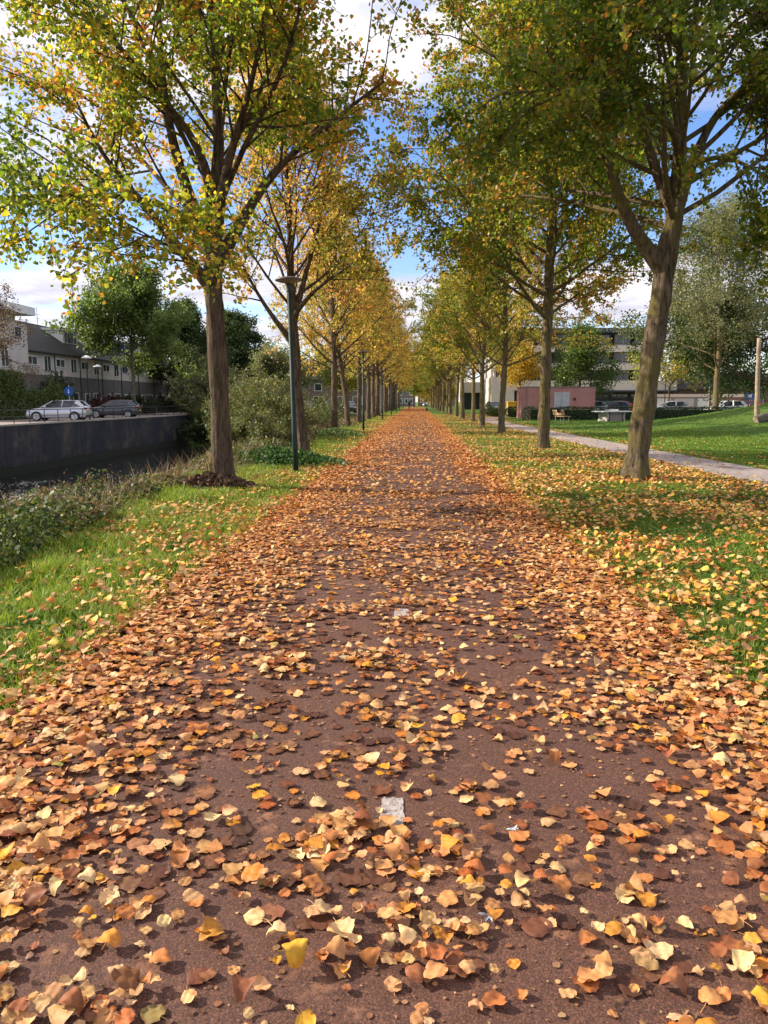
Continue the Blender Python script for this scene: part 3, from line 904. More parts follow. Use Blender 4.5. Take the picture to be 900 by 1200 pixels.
other('street_tree', -32.5, 57.5, 64, 10.5, 3.0, 5.4, 'purple brown thin tree at the left edge above the tall hedge', PUR, [3, 3, 3, 2], leaf=0.13, nl=12, ang=(110, 30), droop=-0.15, sig=0.5)
# right side
other('lawn_tree', 27.5, 72, 71, 16.2, 6.6, 4.0, 'tall airy grey green tree standing before the clipped hedge', SIL, [3, 4, 3, 2], z=0.1, r=0.33, leaf=0.17, nl=24, nlimb=34, ns=10, ang=(70, 20), bark='bark_moss', shape=1.5, sig=0.8)
other('park_tree', 35.5, 78, 72, 13.5, 7.2, 2.6, 'broad dark green tree behind the standing wooden poles', DRK, [3, 4, 3, 3], leaf=0.26, nl=30, ang=(88, 25), shape=1.6, nlimb=26)
other('park_tree', 31, 96, 75, 9.0, 4.0, 2.8, 'low yellow green tree behind the hedge left of the dark tree', YEL, [8, 6, 3, 2, 1, 1], leaf=0.24, nl=13, shape=1.5, r=0.15)
other('park_tree', 18.4, 88, 73, 8.7, 2.7, 3.0, 'green maple rising behind the right end of the pink shed', BRI, [6, 4, 2, 1], leaf=0.22, nl=18, ang=(85, 25), shape=1.5, r=0.16)
other('park_tree', 11.2, 84, 74, 7.0, 1.7, 3.2, 'small bright yellow tree behind the pink shed roof', [(0.5, 0.33, 0.03), (0.55, 0.36, 0.05), (0.4, 0.3, 0.04)], [3, 3, 2], leaf=0.2, nl=12, shape=1.5, r=0.12)
other('park_tree', 46, 118, 76, 11, 6, 2.8, 'far olive tree behind the garages', BRI, [6, 4, 2, 1], leaf=0.35, nl=13, shape=1.5)
other('park_tree', 58, 112, 77, 12, 6.5, 2.8, 'far brown green tree behind the parked cars at the right edge', YEL, [6, 4, 2, 1, 1, 1], leaf=0.35, nl=13, shape=1.5)
# far end of the path
other('park_tree', -0.3, 214, 81, 12, 5.5, 3.2, 'far dark tree closing the view at the end of the path', GRD, [3, 3, 3, 2, 1, 1], leaf=0.45, nl=10, shape=1.4)
other('park_tree', 2.9, 222, 82, 11, 4.5, 3.0, 'far tree standing right of the path end before the brick house', GRD, [3, 3, 3, 2, 1, 1], leaf=0.45, nl=10, shape=1.4)
other('park_tree', 6.2, 212, 83, 7, 4.0, 1.0, 'far yellow bushy tree at the path end on the lawn side', YEL, [2, 3, 4, 3, 1, 1], leaf=0.45, nl=10, shape=1.6, r=0.12)
other('park_tree', -13, 150, 84, 12, 6, 1.6, 'far green tree behind the canal-side trunks beyond the side street', BRI, [3, 3, 2, 1], leaf=0.4, nl=14, shape=1.6)
other('park_tree', -19.5, 122, 85, 9.5, 4.6, 2.6, 'pale green tree over the side street between the trunks', SIL, [3, 4, 3, 1], leaf=0.3, nl=14, shape=1.6, r=0.15)
other('park_tree', -11.5, 128, 86, 9.5, 4.6, 2.6, 'yellow green tree over the side street right of the pale one', YEL, [5, 5, 3, 1, 1, 1], leaf=0.3, nl=14, shape=1.6, r=0.15)

# ------------------------------------------------------------------ shrubs: dome of leaves on stems
def shrub(name, x, y, z, seed, rx, ry, h, label, cols, wts, n=7000, leaf=0.09, stems=26, cat='bush', up=0.5, grp=None):
    rs = nrs(seed)
    t = empty(name, (x, y, z), label, cat, grp)
    T = Tubes(); pos = []; axs = []
    per = max(8, n // (stems * 9))
    for i in range(stems):
        a = rs.rand() * 6.28; q = rs.rand() ** 0.5
        b0 = np.array([math.cos(a) * q * rx * 0.35, math.sin(a) * q * ry * 0.35, -0.15])
        d = np.array([math.cos(a) * q * rx * 0.85, math.sin(a) * q * ry * 0.85, h * (1.05 - 0.45 * q * q) * (0.8 + 0.25 * rs.rand())])
        L = np.linalg.norm(d)
        pts, _ = bend(rs, b0, d, L, 7, 0.18, 0.0)
        T.add(pts, np.linspace(0.022, 0.006, 8), 4)
        for k in range(9):
            f = (0.12 + 0.88 * (k + rs.rand()) / 9) * 6.999; j = int(f)
            p = pts[j] + (pts[j + 1] - pts[j]) * (f - j)
            tw, _ = bend(rs, p, norm((pts[j + 1] - pts[j])[None])[0] * up + rs.normal(0, 0.6, 3), 0.22 * max(rx, h) * (0.6 + 0.6 * rs.rand()), 3, 0.3, 0.02)
            T.add(tw, [0.008, 0.006, 0.004, 0.003], 3)
            m = int(per * (0.4 + 1.2 * rs.rand()))
            ff = rs.rand(m) * 2.999; jj = ff.astype(int)
            pos.append(tw[jj] + (tw[jj + 1] - tw[jj]) * (ff - jj)[:, None] + rs.normal(0, 0.05 + 0.04 * rx * 0.5, (m, 3)))
            axs.append(tw[jj + 1] - tw[jj])
    V, Fq = T.out(); np_mesh('stems', V, Fq, M['bark'], parent=t)
    pos = np.concatenate(pos); axs = np.concatenate(axs); m = len(pos)
    pos[:, 2] = np.maximum(pos[:, 2], 0.02)
    c = palette(rs, m, cols, wts, 0.25)
    V, Fq, C = leaves_geo(pos, norm(axs) * 0.6 + rs.normal(0, 0.5, (m, 3)), rs.normal(0, 1, (m, 3)) + np.array([0, 0, 0.6]), leaf * (0.6 + 0.8 * rs.rand(m)), c, DIA, DIAF,
                          aspect=0.5 + 0.5 * rs.rand(m))
    np_mesh('foliage', V, Fq, M['shrubleaf'], C, parent=t)
    return t
WIL = [(0.13, 0.16, 0.05), (0.17, 0.2, 0.06), (0.22, 0.21, 0.06), (0.1, 0.12, 0.045), (0.26, 0.2, 0.05)]
UGC = [(0.03, 0.06, 0.015), (0.06, 0.10, 0.02), (0.15, 0.19, 0.05), (0.2, 0.1, 0.05)]
def bz(x, y): return float(ground_z(x, y))
shrub('willow_bush', -6.5, 31.5, bz(-6.5, 31.5), 101, 1.7, 2.6, 3.5, 'tall willow bush on the bank left of the first lamp post', WIL, [3, 4, 3, 2, 1], 46000, 0.085, 60)
shrub('willow_bush', -5.6, 26.5, bz(-5.6, 26.5), 102, 1.2, 1.8, 1.6, 'lower willow bush on the bank in front of the tall one', WIL, [3, 4, 2, 3, 1], 24000, 0.08, 40)
shrub('willow_bush', -7.6, 38, bz(-7.6, 38), 103, 1.9, 2.8, 4.6, 'willow bush on the bank behind the tall one, reaching up beside the lamp', WIL, [3, 4, 3, 2, 2], 30000, 0.095, 44)
shrub('willow_bush', -24.6, 89, -0.9, 104, 3.4, 2.6, 8.0, 'silvery tall willow bush at the end of the canal wall', SIL, [3, 4, 3, 1], 16000, 0.2, 40)
shrub('willow_bush', -21.4, 85, -2.2, 105, 2.8, 2.6, 5.2, 'olive willow bush at the water by the end of the canal wall', WIL, [3, 4, 2, 3, 1], 14000, 0.18, 36)
shrub('bramble_bush', -5.0, 10.6, bz(-5.0, 10.6) - .1, 121, 0.8, 1.3, 0.75, 'dark glossy bramble at the bank edge before the heap round the first trunk', UGC, [4, 4, 3, 1], 9000, 0.045, 30)
shrub('bramble_bush', -4.75, 8.0, bz(-4.75, 8.0) - .1, 122, 0.7, 1.0, 0.55, 'dark green bramble at the left edge of the picture beside the grass', UGC, [5, 4, 2, 1], 8000, 0.045, 26)
shrub('bramble_bush', -5.6, 13.4, bz(-5.6, 13.4) - .1, 123, 1.0, 1.2, 0.9, 'brownish bramble on the bank just left of the first trunk', UGC, [2, 3, 3, 4], 8000, 0.05, 26)
shrub('bramble_bush', -21.8, 83.5, -3.0, 124, 3.6, 2.0, 3.0, 'dark low bush hanging over the water at the end of the canal wall', DRK, [3, 3, 2, 1], 12000, 0.2, 34)
shrub('bramble_bush', -18.5, 86.0, -2.6, 125, 3.6, 2.6, 3.4, 'olive low bush over the water right of the canal wall end', WIL, [3, 3, 2, 1, 1], 12000, 0.2, 34)
shrub('reed_bush', -6.6, 58, bz(-6.6, 58), 106, 1.3, 5.0, 2.6, 'grey green reeds on the bank past the leaning trunk', WIL, [4, 4, 1, 4, 1], 12000, 0.1, 40, cat='reeds', up=1.4)
shrub('bramble_bush', -5.9, 40, bz(-5.9, 40), 107, 1.2, 3.6, 1.5, 'brown green bramble on the bank below the low quay wall', [(0.09, 0.1, 0.03), (0.16, 0.1, 0.05), (0.22, 0.15, 0.07)], [3, 3, 2], 9000, 0.08, 30)
shrub('red_bush', -35.4, 87.5, 0, 108, 1.6, 2.6, 2.5, 'dark red bush against the row house fronts', [(0.14, 0.03, 0.02), (0.2, 0.05, 0.03), (0.08, 0.03, 0.02)], [3, 2, 2], 5000, 0.16, 22)
shrub('garden_bush', -35.8, 76.5, 0, 109, 1.3, 1.9, 4.6, 'tall dark evergreen bush against the first row house', DRK, [3, 3, 2, 1], 7000, 0.15, 26)
shrub('garden_bush', -34.8, 72.3, 0, 110, 1.5, 2.2, 3.4, 'yellow green bush above the clipped hedge on the street', BRI, [2, 3, 3, 3], 5000, 0.15, 24)
shrub('garden_bush', -34.6, 96, 0, 111, 2.0, 5.0, 2.4, 'dark garden bush behind the grey car', DRK, [3, 3, 2, 1], 8000, 0.18, 30)
shrub('garden_bush', -34.6, 110, 0, 112, 2.0, 6.0, 2.6, 'dark garden bush under the dark green tree', DRK, [3, 3, 2, 1], 8000, 0.2, 30)
shrub('garden_bush', 8.1, 79, 0, 113, 1.2, 1.0, 1.3, 'pale green low bush left of the footpath bend', BRI, [1, 2, 4, 4], 4000, 0.1, 22)

# clipped hedges
def hedge(name, x0, x1, y0, y1, h, label, cols, wts, seed, dens=90, leaf=0.1, z=0.0, rnd_end=0.35):
    rs = nrs(seed)
    cx, cy = (x0 + x1) / 2, (y0 + y1) / 2
    t = empty(name, (cx, cy, z), label, 'hedge')
    a, b = (x1 - x0) / 2, (y1 - y0) / 2
    mb = MB(); mb.box(-a * 0.97 + .08, a * 0.97 - .08, -b + 0.16, b - 0.16, -0.1, h - 0.16)
    mb.build('branches', M['dark_hedge'], t)
    area = 4 * (a + b) * h + 4 * a * b
    n = int(min(26000, area * dens))
    w = np.array([2 * a * h, 2 * a * h, 2 * b * h, 2 * b * h, 4 * a * b]); f = rs.choice(5, n, p=w / w.sum())
    u, v = rs.rand(n) * 2 - 1, rs.rand(n)
    pos = np.zeros((n, 3)); nr = np.zeros((n, 3))
    for k, (sx, sy) in enumerate(((0, -1), (0, 1), (-1, 0), (1, 0))):
        q = f == k
        pos[q, 0] = np.where(sx == 0, u[q] * a, sx * a); pos[q, 1] = np.where(sy == 0, u[q] * b, sy * b); pos[q, 2] = v[q] * h
        nr[q, 0] = sx; nr[q, 1] = sy
    q = f == 4
    pos[q, 0] = u[q] * a; pos[q, 1] = (v[q] * 2 - 1) * b; pos[q, 2] = h; nr[q, 2] = 1
    pos += rs.normal(0, 0.05, (n, 3)) + (fbm(pos[:, 0] * 1.3 + 20, pos[:, 2] * 1.3 + pos[:, 1] + 20, 1.0)[:, None] - 0.5) * 0.22 * nr
    # rounded shoulders
    e = np.clip((pos[:, 2] - h + rnd_end) / rnd_end, 0, 1) ** 2 * 0.12
    pos[:, 0] -= np.sign(pos[:, 0]) * e * (np.abs(pos[:, 0]) > a - 0.3); pos[:, 1] -= np.sign(pos[:, 1]) * e * (np.abs(pos[:, 1]) > b - 0.3)
    pos[:, 2] = np.maximum(pos[:, 2], 0.02)
    c = palette(rs, n, cols, wts, 0.3)
    V, Fq, C = leaves_geo(pos, rs.normal(0, 1, (n, 3)), nr + rs.normal(0, 0.5, (n, 3)), leaf * (0.6 + 0.8 * rs.rand(n)), c, DIA, DIAF)
    np_mesh('foliage', V, Fq, M['hedgeleaf'], C, parent=t)
    return t
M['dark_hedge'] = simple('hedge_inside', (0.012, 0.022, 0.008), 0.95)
hedge('clipped_hedge', 9.2, 40, 65.3, 66.5, 1.0, 'long low clipped dark hedge across the back of the lawn', DRK, [3, 3, 2, 1], 201, 180, 0.09)
hedge('clipped_hedge', 9.1, 10.2, 76.5, 77.3, 0.95, 'short piece of dark hedge left of the pink shed', DRK, [3, 3, 2, 1], 202, 200, 0.09)
hedge('clipped_hedge', -36.2, -33.8, 61.5, 66.2, 4.0, 'tall square clipped hedge at the left edge behind the street', BRI, [6, 4, 1, 1], 203, 200, 0.14)
hedge('clipped_hedge', -35.2, -34.0, 66.3, 75.5, 2.4, 'chest high clipped hedge behind the white car', BRI, [6, 4, 1, 1], 204, 200, 0.13)

# ------------------------------------------------------------------ buildings
def window(parent, x0, x1, z0, z1, y=0.0, name='window', axis='x', fr=0.07, mull=(), glass='glass', frame='white', depth=0.05, curtain=0):
    """window in a facade whose outside is -y (axis x) or +x (axis y, then x0..x1 run along y)"""
    mb = MB(); g = MB()
    def bx(b, a0, a1, c0, c1, d0, d1):
        if axis == 'x': b.box(a0, a1, y - d1, y - d0, c0, c1)
        else: b.box(y + d0, y + d1, a0, a1, c0, c1)
    bx(mb, x0, x1, z1 - fr, z1, -0.04, depth); bx(mb, x0 - 0.04, x1 + 0.04, z0, z0 + fr, -0.04, depth + 0.05)
    bx(mb, x0, x0 + fr, z0 + fr, z1 - fr, -0.04, depth); bx(mb, x1 - fr, x1, z0 + fr, z1 - fr, -0.04, depth)
    for m_ in mull:
        c = x0 + (x1 - x0) * m_
        bx(mb, c - fr * 0.5, c + fr * 0.5, z0 + fr, z1 - fr, -0.03, depth - 0.008)
    o = mb.build(name, M[frame], parent)
    bx(g, x0 + fr, x1 - fr, z0 + fr, z1 - fr, -0.02, 0.012)
    g.build('pane', M[glass], o)
    return o

def row_house(y0, label, dormer=True, grp=None):
    t = empty('row_house', (-37, y0, 0), label, 'house', grp)
    mb = MB(); mb.box(-10, 0, 0, 6, -0.1, 4.15); mb.build('lower_wall', M['brick_dark'], t)
    mb = MB(); mb.box(-9.97, 0.03, 0, 6, 4.15, 6.5); mb.build('upper_wall', M['grey_clad'], t)
    mb = MB(); mb.prism([(0.4, 6.22), (0.4, 6.4), (-5, 10.0), (-10.4, 6.4), (-10.4, 6.22), (-5, 9.75)], 0, 6, 'y')
    rf = recalc(mb.build('roof', M['tiles'], t))
    mb = MB(); mb.box(0.38, 0.5, 0, 6, 6.2, 6.34); mb.build('gutter', M['dark'], rf)
    mb = MB(); mb.prism([(0.02, 6.3), (-5, 9.76), (-9.9, 6.3)], 0.01, 0.2, 'y'); recalc(mb.build('gable', M['grey_clad'], t))
    window(t, 0.1, 2.1, 5.05, 5.9, 0.03, axis='y', mull=(0.5,))
    window(t, 3.5, 5.0, 4.55, 6.1, 0.03, axis='y', mull=(0.5,))
    window(t, 3.1, 5.2, 0.8, 2.5, 0.0, axis='y', mull=(0.35,))
    d = MB(); d.box(-0.05, 0.06, 0.9, 1.95, 0, 2.35); dd = d.build('door', M['dark'], t)
    d = MB(); d.box(-0.04, 0.075, 0.8, 0.9, 0, 2.45); d.box(-0.04, 0.075, 1.95, 2.05, 0, 2.45); d.box(-0.04, 0.075, 0.9, 1.95, 2.35, 2.45); d.build('frame', M['white'], dd)
    d = MB(); d.tube([(0.1, 5.75, 0), (0.1, 5.75, 6.2)], 0.05, 6); d.build('drainpipe', M['white' if grp else 'dark'], t)
    if dormer:
        d = MB(); d.box(-5.0, -1.9, 0.3, 3.9, 7.3, 9.35); dm = d.build('dormer', M['white'], t)
        d = MB(); d.box(-5.1, -1.7, 0.15, 4.05, 9.35, 9.6); d.build('dormer_roof', M['white'], dm)
        window(dm, 0.5, 3.7, 7.95, 9.2, -1.9, axis='y', mull=(0.25, 0.75), glass='glass2')
    return t
def fix_dormer_children():
    pass
h0 = row_house(73, 'first row house with an unbroken dark roof, next to the taller flat-roofed block', dormer=False)
h1 = row_house(79, 'second row house from the left with an unbroken dark roof', dormer=False)
h2 = row_house(85, 'row house whose pale dormer is nearest to the left edge', grp=None)
labs = {91: 'row house with a pale dormer half hidden by the round green tree', 97: 'row house behind the dense part of the round green tree',
        103: 'row house with a dark blue dormer cheek behind the pale trunk'}
for k in range(17):
    y0 = 91 + 6 * k
    c = copy_tree(h2); c.location = (-37, y0, 0)
    lab = labs.get(y0)
    if lab: tag(c, lab, 'house')
    else: tag(c, 'distant row house beyond the pale trunk on the canal street', 'house', 'distant row houses')
    if y0 == 103:
        for ch in KIDS[c.name]:
            if ch.name.startswith('dormer') and len(ch.material_slots):
                ch.material_slots[0].link = 'OBJECT'; ch.material_slots[0].material = M['blue_dark'] if 'blue_dark' in M else simple('dark_blue_cheek', (0.02, 0.03, 0.09), 0.5)
                ch['label'] = 'dark blue dormer'
# taller block
t = empty('corner_house', (-37, 59, 0), 'taller grey block with a flat projecting roof at the left end of the row', 'house')
mb = MB(); mb.box(-11, 0.25, 0, 13.98, -0.1, 4.15); mb.build('lower_wall', M['brick_dark'], t)
mb = MB(); mb.box(-11, 0.28, 0, 13.98, 4.15, 8.7); mb.build('upper_wall', M['grey_clad'], t)
mb = MB(); mb.box(-11.3, 1.0, 5.5, 14.4, 9.55, 10.3); rf = mb.build('roof', M['white'], t)
mb = MB(); mb.box(-11, -0.6, 0.2, 13.6, 8.7, 9.55); mb.build('attic_wall', M['grey_clad'], t)
window(t, 9.0, 10.3, 4.6, 6.6, 0.28, axis='y', mull=(0.5,)); window(t, 11.6, 12.9, 7.4, 8.4, 0.28, axis='y')
window(t, 3.0, 5.0, 4.6, 6.4, 0.28, axis='y', mull=(0.5,))

# antenna on the roof
t = empty('roof_antenna', (-42, 86, 9.9), 'thin television antenna on the ridge above the first dormer', 'antenna')
mb = MB(); mb.tube([(0, 0, -0.4), (0, 0, 2.0)], 0.03, 6); mb.build('pole', M['dark'], t)
mb = MB(); mb.tube([(0, -0.9, 1.2), (0, 0.9, 1.2)], 0.025, 5); mb.tube([(0, -0.5, 0.8), (0, 0.5, 0.8)], 0.02, 5); mb.build('crossbar', M['dark'], t)

# apartment block
t = empty('apartment_block', (12.3, 122, 0), 'long four storey apartment block with cream bands and dark recessed windows', 'building')
mb = MB(); mb.box(0.3, 24.4, 1.6, 15, 0, 12.0); mb.box(24.4, 28.0, 1.6, 15, 0, 4.6); mb.build('wall', simple('dark_recess_wall', (0.075, 0.07, 0.075), 0.8), t)
for z0, z1, x1 in ((3.25, 4.75, 28.2), (6.35, 7.35, 24.6), (9.1, 10.1, 24.6)):
    mb = MB(); mb.box(0, x1, 0, 1.6, z0, z1); mb.build('balcony_front', M['cream'], t)
    mb = MB(); mb.tube([(3.5, 0.08, z1 + 0.28), (24.3, 0.08, z1 + 0.28)], 0.03, 6); mb.build('balcony_rail', M['dark'], t)
mb = MB(); mb.box(-0.3, 25.0, -0.35, 15.3, 12.0, 12.7); mb.build('roof', simple('roof_edge', (0.05, 0.055, 0.06), 0.5), t)
mb = MB(); mb.box(-0.25, 3.2, -0.12, 15, 0, 5.3); mb.build('end_wall', M['cream'], t)
mb = MB(); mb.box(-0.02, 0.3, 0.3, 15, 5.3, 12); mb.build('side_wall', M['cream'], t)
mb = MB(); mb.box(24.4, 24.6, 1.0, 15, 4.75, 12.0); mb.build('side_wall', M['cream'], t)
mb = MB(); mb.box(3.3, 28.6, -0.5, 1.5, 2.95, 3.2); mb.build('canopy', M['dark'], t)
for fl, z0 in enumerate((4.9, 7.5, 10.25)):
    for b in range(8):
        x0 = 0.6 + b * 3.0
        window(t, x0, x0 + 2.5, z0, z0 + 1.45 + (0.15 if fl == 2 else 0), 1.6, mull=(0.42,) if b % 2 else (0.6,), frame='dark' if b % 3 else 'grey_clad', glass='glass2' if (b + fl) % 3 == 0 else 'glass', fr=0.09)
    for b in range(1, 8):
        mb = MB(); mb.box(0.42 + b * 3.0, 0.52 + b * 3.0, 0.5, 1.58, z0 - 0.12, z0 + 1.5); mb.build('balcony_screen', M['dark'], t)
for b in range(8):
    window(t, 3.6 + b * 3.0, 6.2 + b * 3.0, 0.4, 2.7, 1.6, mull=(0.33, 0.66), frame='dark', name='shop_window', fr=0.08)
# annex on its left, further back
t = empty('annex_building', (9.2, 150, 0), 'low cream building with a dark opening far behind the lawn-side trunks', 'building')
mb = MB(); mb.box(0, 6, 0, 10, 3.2, 5.2); mb.box(4.6, 6, 0, 10, 0, 3.2); mb.build('wall', M['cream'], t)
mb = MB(); mb.box(0.1, 4.6, 0.8, 10, 0, 3.2); mb.build('gate', M['dark'], t)

# garages
t = empty('garage_row', (31, 104, 0), 'low row of pale garages behind the parked cars', 'garages')
mb = MB(); mb.box(0, 12, 0, 6, 0, 2.1); mb.build('wall', simple('garage_block', (0.30, 0.27, 0.25), 0.85), t)
mb = MB(); mb.box(-0.15, 12.2, -0.2, 6.2, 2.1, 2.5); mb.build('roof', M['cream'], t)
mb = MB(); mb.box(9.3, 12.05, -0.06, 6.05, 0, 2.09); mb.build('end_wall', M['brick_red'], t)
for k in range(3):
    mb = MB(); mb.box(0.3 + k * 3.0, 2.8 + k * 3.0, -0.05, 0.02, 0, 1.95); mb.build('garage_door', M['grey_clad'] if k % 2 else M['white'], t)
t = empty('brick_house', (42, 128, 0), 'far brick house behind the right hand parked cars', 'house')
mb = MB(); mb.box(0, 20, 0, 8, 0, 3.6); mb.build('wall', M['brick_red'], t)
mb = MB(); mb.prism([(-0.4, 3.5), (4, 6.2), (8.4, 3.5)], -0.3, 20.3, 'x'); recalc(mb.build('roof', M['tiles'], t))
for k in range(5): window(t, 1 + k * 3.8, 3 + k * 3.8, 0.9, 2.4, 0, mull=(0.5,))

# pink shed
t = empty('brick_shed', (9.5, 70, 0), 'flat pink brick shed with a pale double door on the edge of the lawn', 'shed')
mb = MB(); mb.box(0, 6.6, 0, 2.6, -0.1, 2.78); mb.build('wall', M['brick_pink'], t)
mb = MB(); mb.box(-0.05, 6.65, -0.05, 2.65, 2.78, 2.86); mb.build('roof', simple('shed_roof_trim', (0.2, 0.17, 0.17), 0.7), t)
mb = MB(); mb.box(2.95, 4.33, -0.04, 0.02, 0, 2.36); dr = mb.build('door', simple('pale_door', (0.42, 0.43, 0.43), 0.6), t)
mb = MB(); mb.box(3.63, 3.65, -0.047, -0.04, 0.02, 2.34); mb.box(3.5, 3.58, -0.08, -0.04, 1.0, 1.12); mb.build('handle', M['dark'], dr)
mb = MB(); mb.box(4.65, 4.9, -0.03, 0.01, 1.62, 1.87); mb.build('vent', simple('rust_vent', (0.09, 0.03, 0.02), 0.8), t)
mb = MB(); mb.tube([(0.55, -0.05, 0), (0.55, -0.05, 2.75)], 0.04, 6); mb.build('drainpipe', simple('grey_pipe', (0.25, 0.22, 0.22), 0.6), t)

# houses at the end of the path
t = empty('brick_house', (-13, 236, 0), 'purple brown brick house with white windows closing the view down the path', 'house')
mb = MB(); mb.box(0, 13.2, 0, 9, 0, 6.2); mb.build('wall', M['brick_lilac'], t)
mb = MB(); mb.prism([(-0.4, 6.1), (4.5, 9.6), (9.4, 6.1)], -0.3, 13.5, 'x'); recalc(mb.build('roof', M['tiles'], t))
for x0, z0, z1 in ((8.2, .9, 2.4), (9.9, .9, 2.4), (11.4, .9, 2.4), (8.2, 3.4, 4.9), (11.4, 3.4, 4.9), (4, .9, 2.4), (4, 3.4, 4.9)):
    window(t, x0, x0 + 1.1, z0, z1, 0, fr=0.16)
t = empty('brick_house', (1.0, 250, 0), 'reddish brick house right of the one closing the path', 'house')
mb = MB(); mb.box(0, 12, 0, 9, 0, 6); mb.build('wall', M['brick_red'], t)
mb = MB(); mb.prism([(-0.4, 5.9), (4.5, 9.2), (9.4, 5.9)], -0.3, 12.3, 'x'); recalc(mb.build('roof', M['tiles'], t))
for x0 in (0.7, 3, 6, 9): window(t, x0, x0 + 1.2, 1, 2.4, 0, fr=0.14); window(t, x0, x0 + 1.2, 3.5, 4.8, 0, fr=0.14)
# brick terrace behind the side street
t = empty('brick_house', (-34, 142, 0), 'wide red brown brick terrace behind the side street cars', 'house')
mb = MB(); mb.box(0, 26, 0, 9, 0, 5.6); mb.build('wall', M['brick_lilac'], t)
mb = MB(); mb.prism([(-0.4, 5.5), (4.5, 8.8), (9.4, 5.5)], -0.3, 26.3, 'x'); recalc(mb.build('roof', M['tiles'], t))
for k in range(7): window(t, 1 + k * 3.6, 2.8 + k * 3.6, 0.9, 2.5, 0, mull=(0.5,), fr=0.12); window(t, 1.2 + k * 3.6, 2.6 + k * 3.6, 3.4, 4.8, 0, fr=0.12)

# ------------------------------------------------------------------ cars
def paint(name, col, rough=0.25):
    m, nt, b = newmat(name)
    b.inputs['Base Color'].default_value = (*col, 1); b.inputs['Roughness'].default_value = rough
    b.inputs['Metallic'].default_value = 0.3; b.inputs['Coat Weight'].default_value = 0.8; b.inputs['Coat Roughness'].default_value = 0.05
    nt.link(nt.bump(nt.noise(coords(nt), 1.5, 2), 0.02, 0.01), b.inputs['Normal'])
    return m
PT = {'silver': paint('silver_paint', (0.62, 0.63, 0.68)), 'grey': paint('dark_grey_paint', (0.07, 0.075, 0.085)), 'blue': paint('dark_blue_paint', (0.02, 0.035, 0.09)),
      'red': paint('red_paint', (0.5, 0.02, 0.03)), 'white': paint('white_paint_car', (0.75, 0.75, 0.74)), 'black': paint('black_paint', (0.015, 0.015, 0.018)), 'palegrey': paint('pale_grey_paint', (0.4, 0.42, 0.44))}
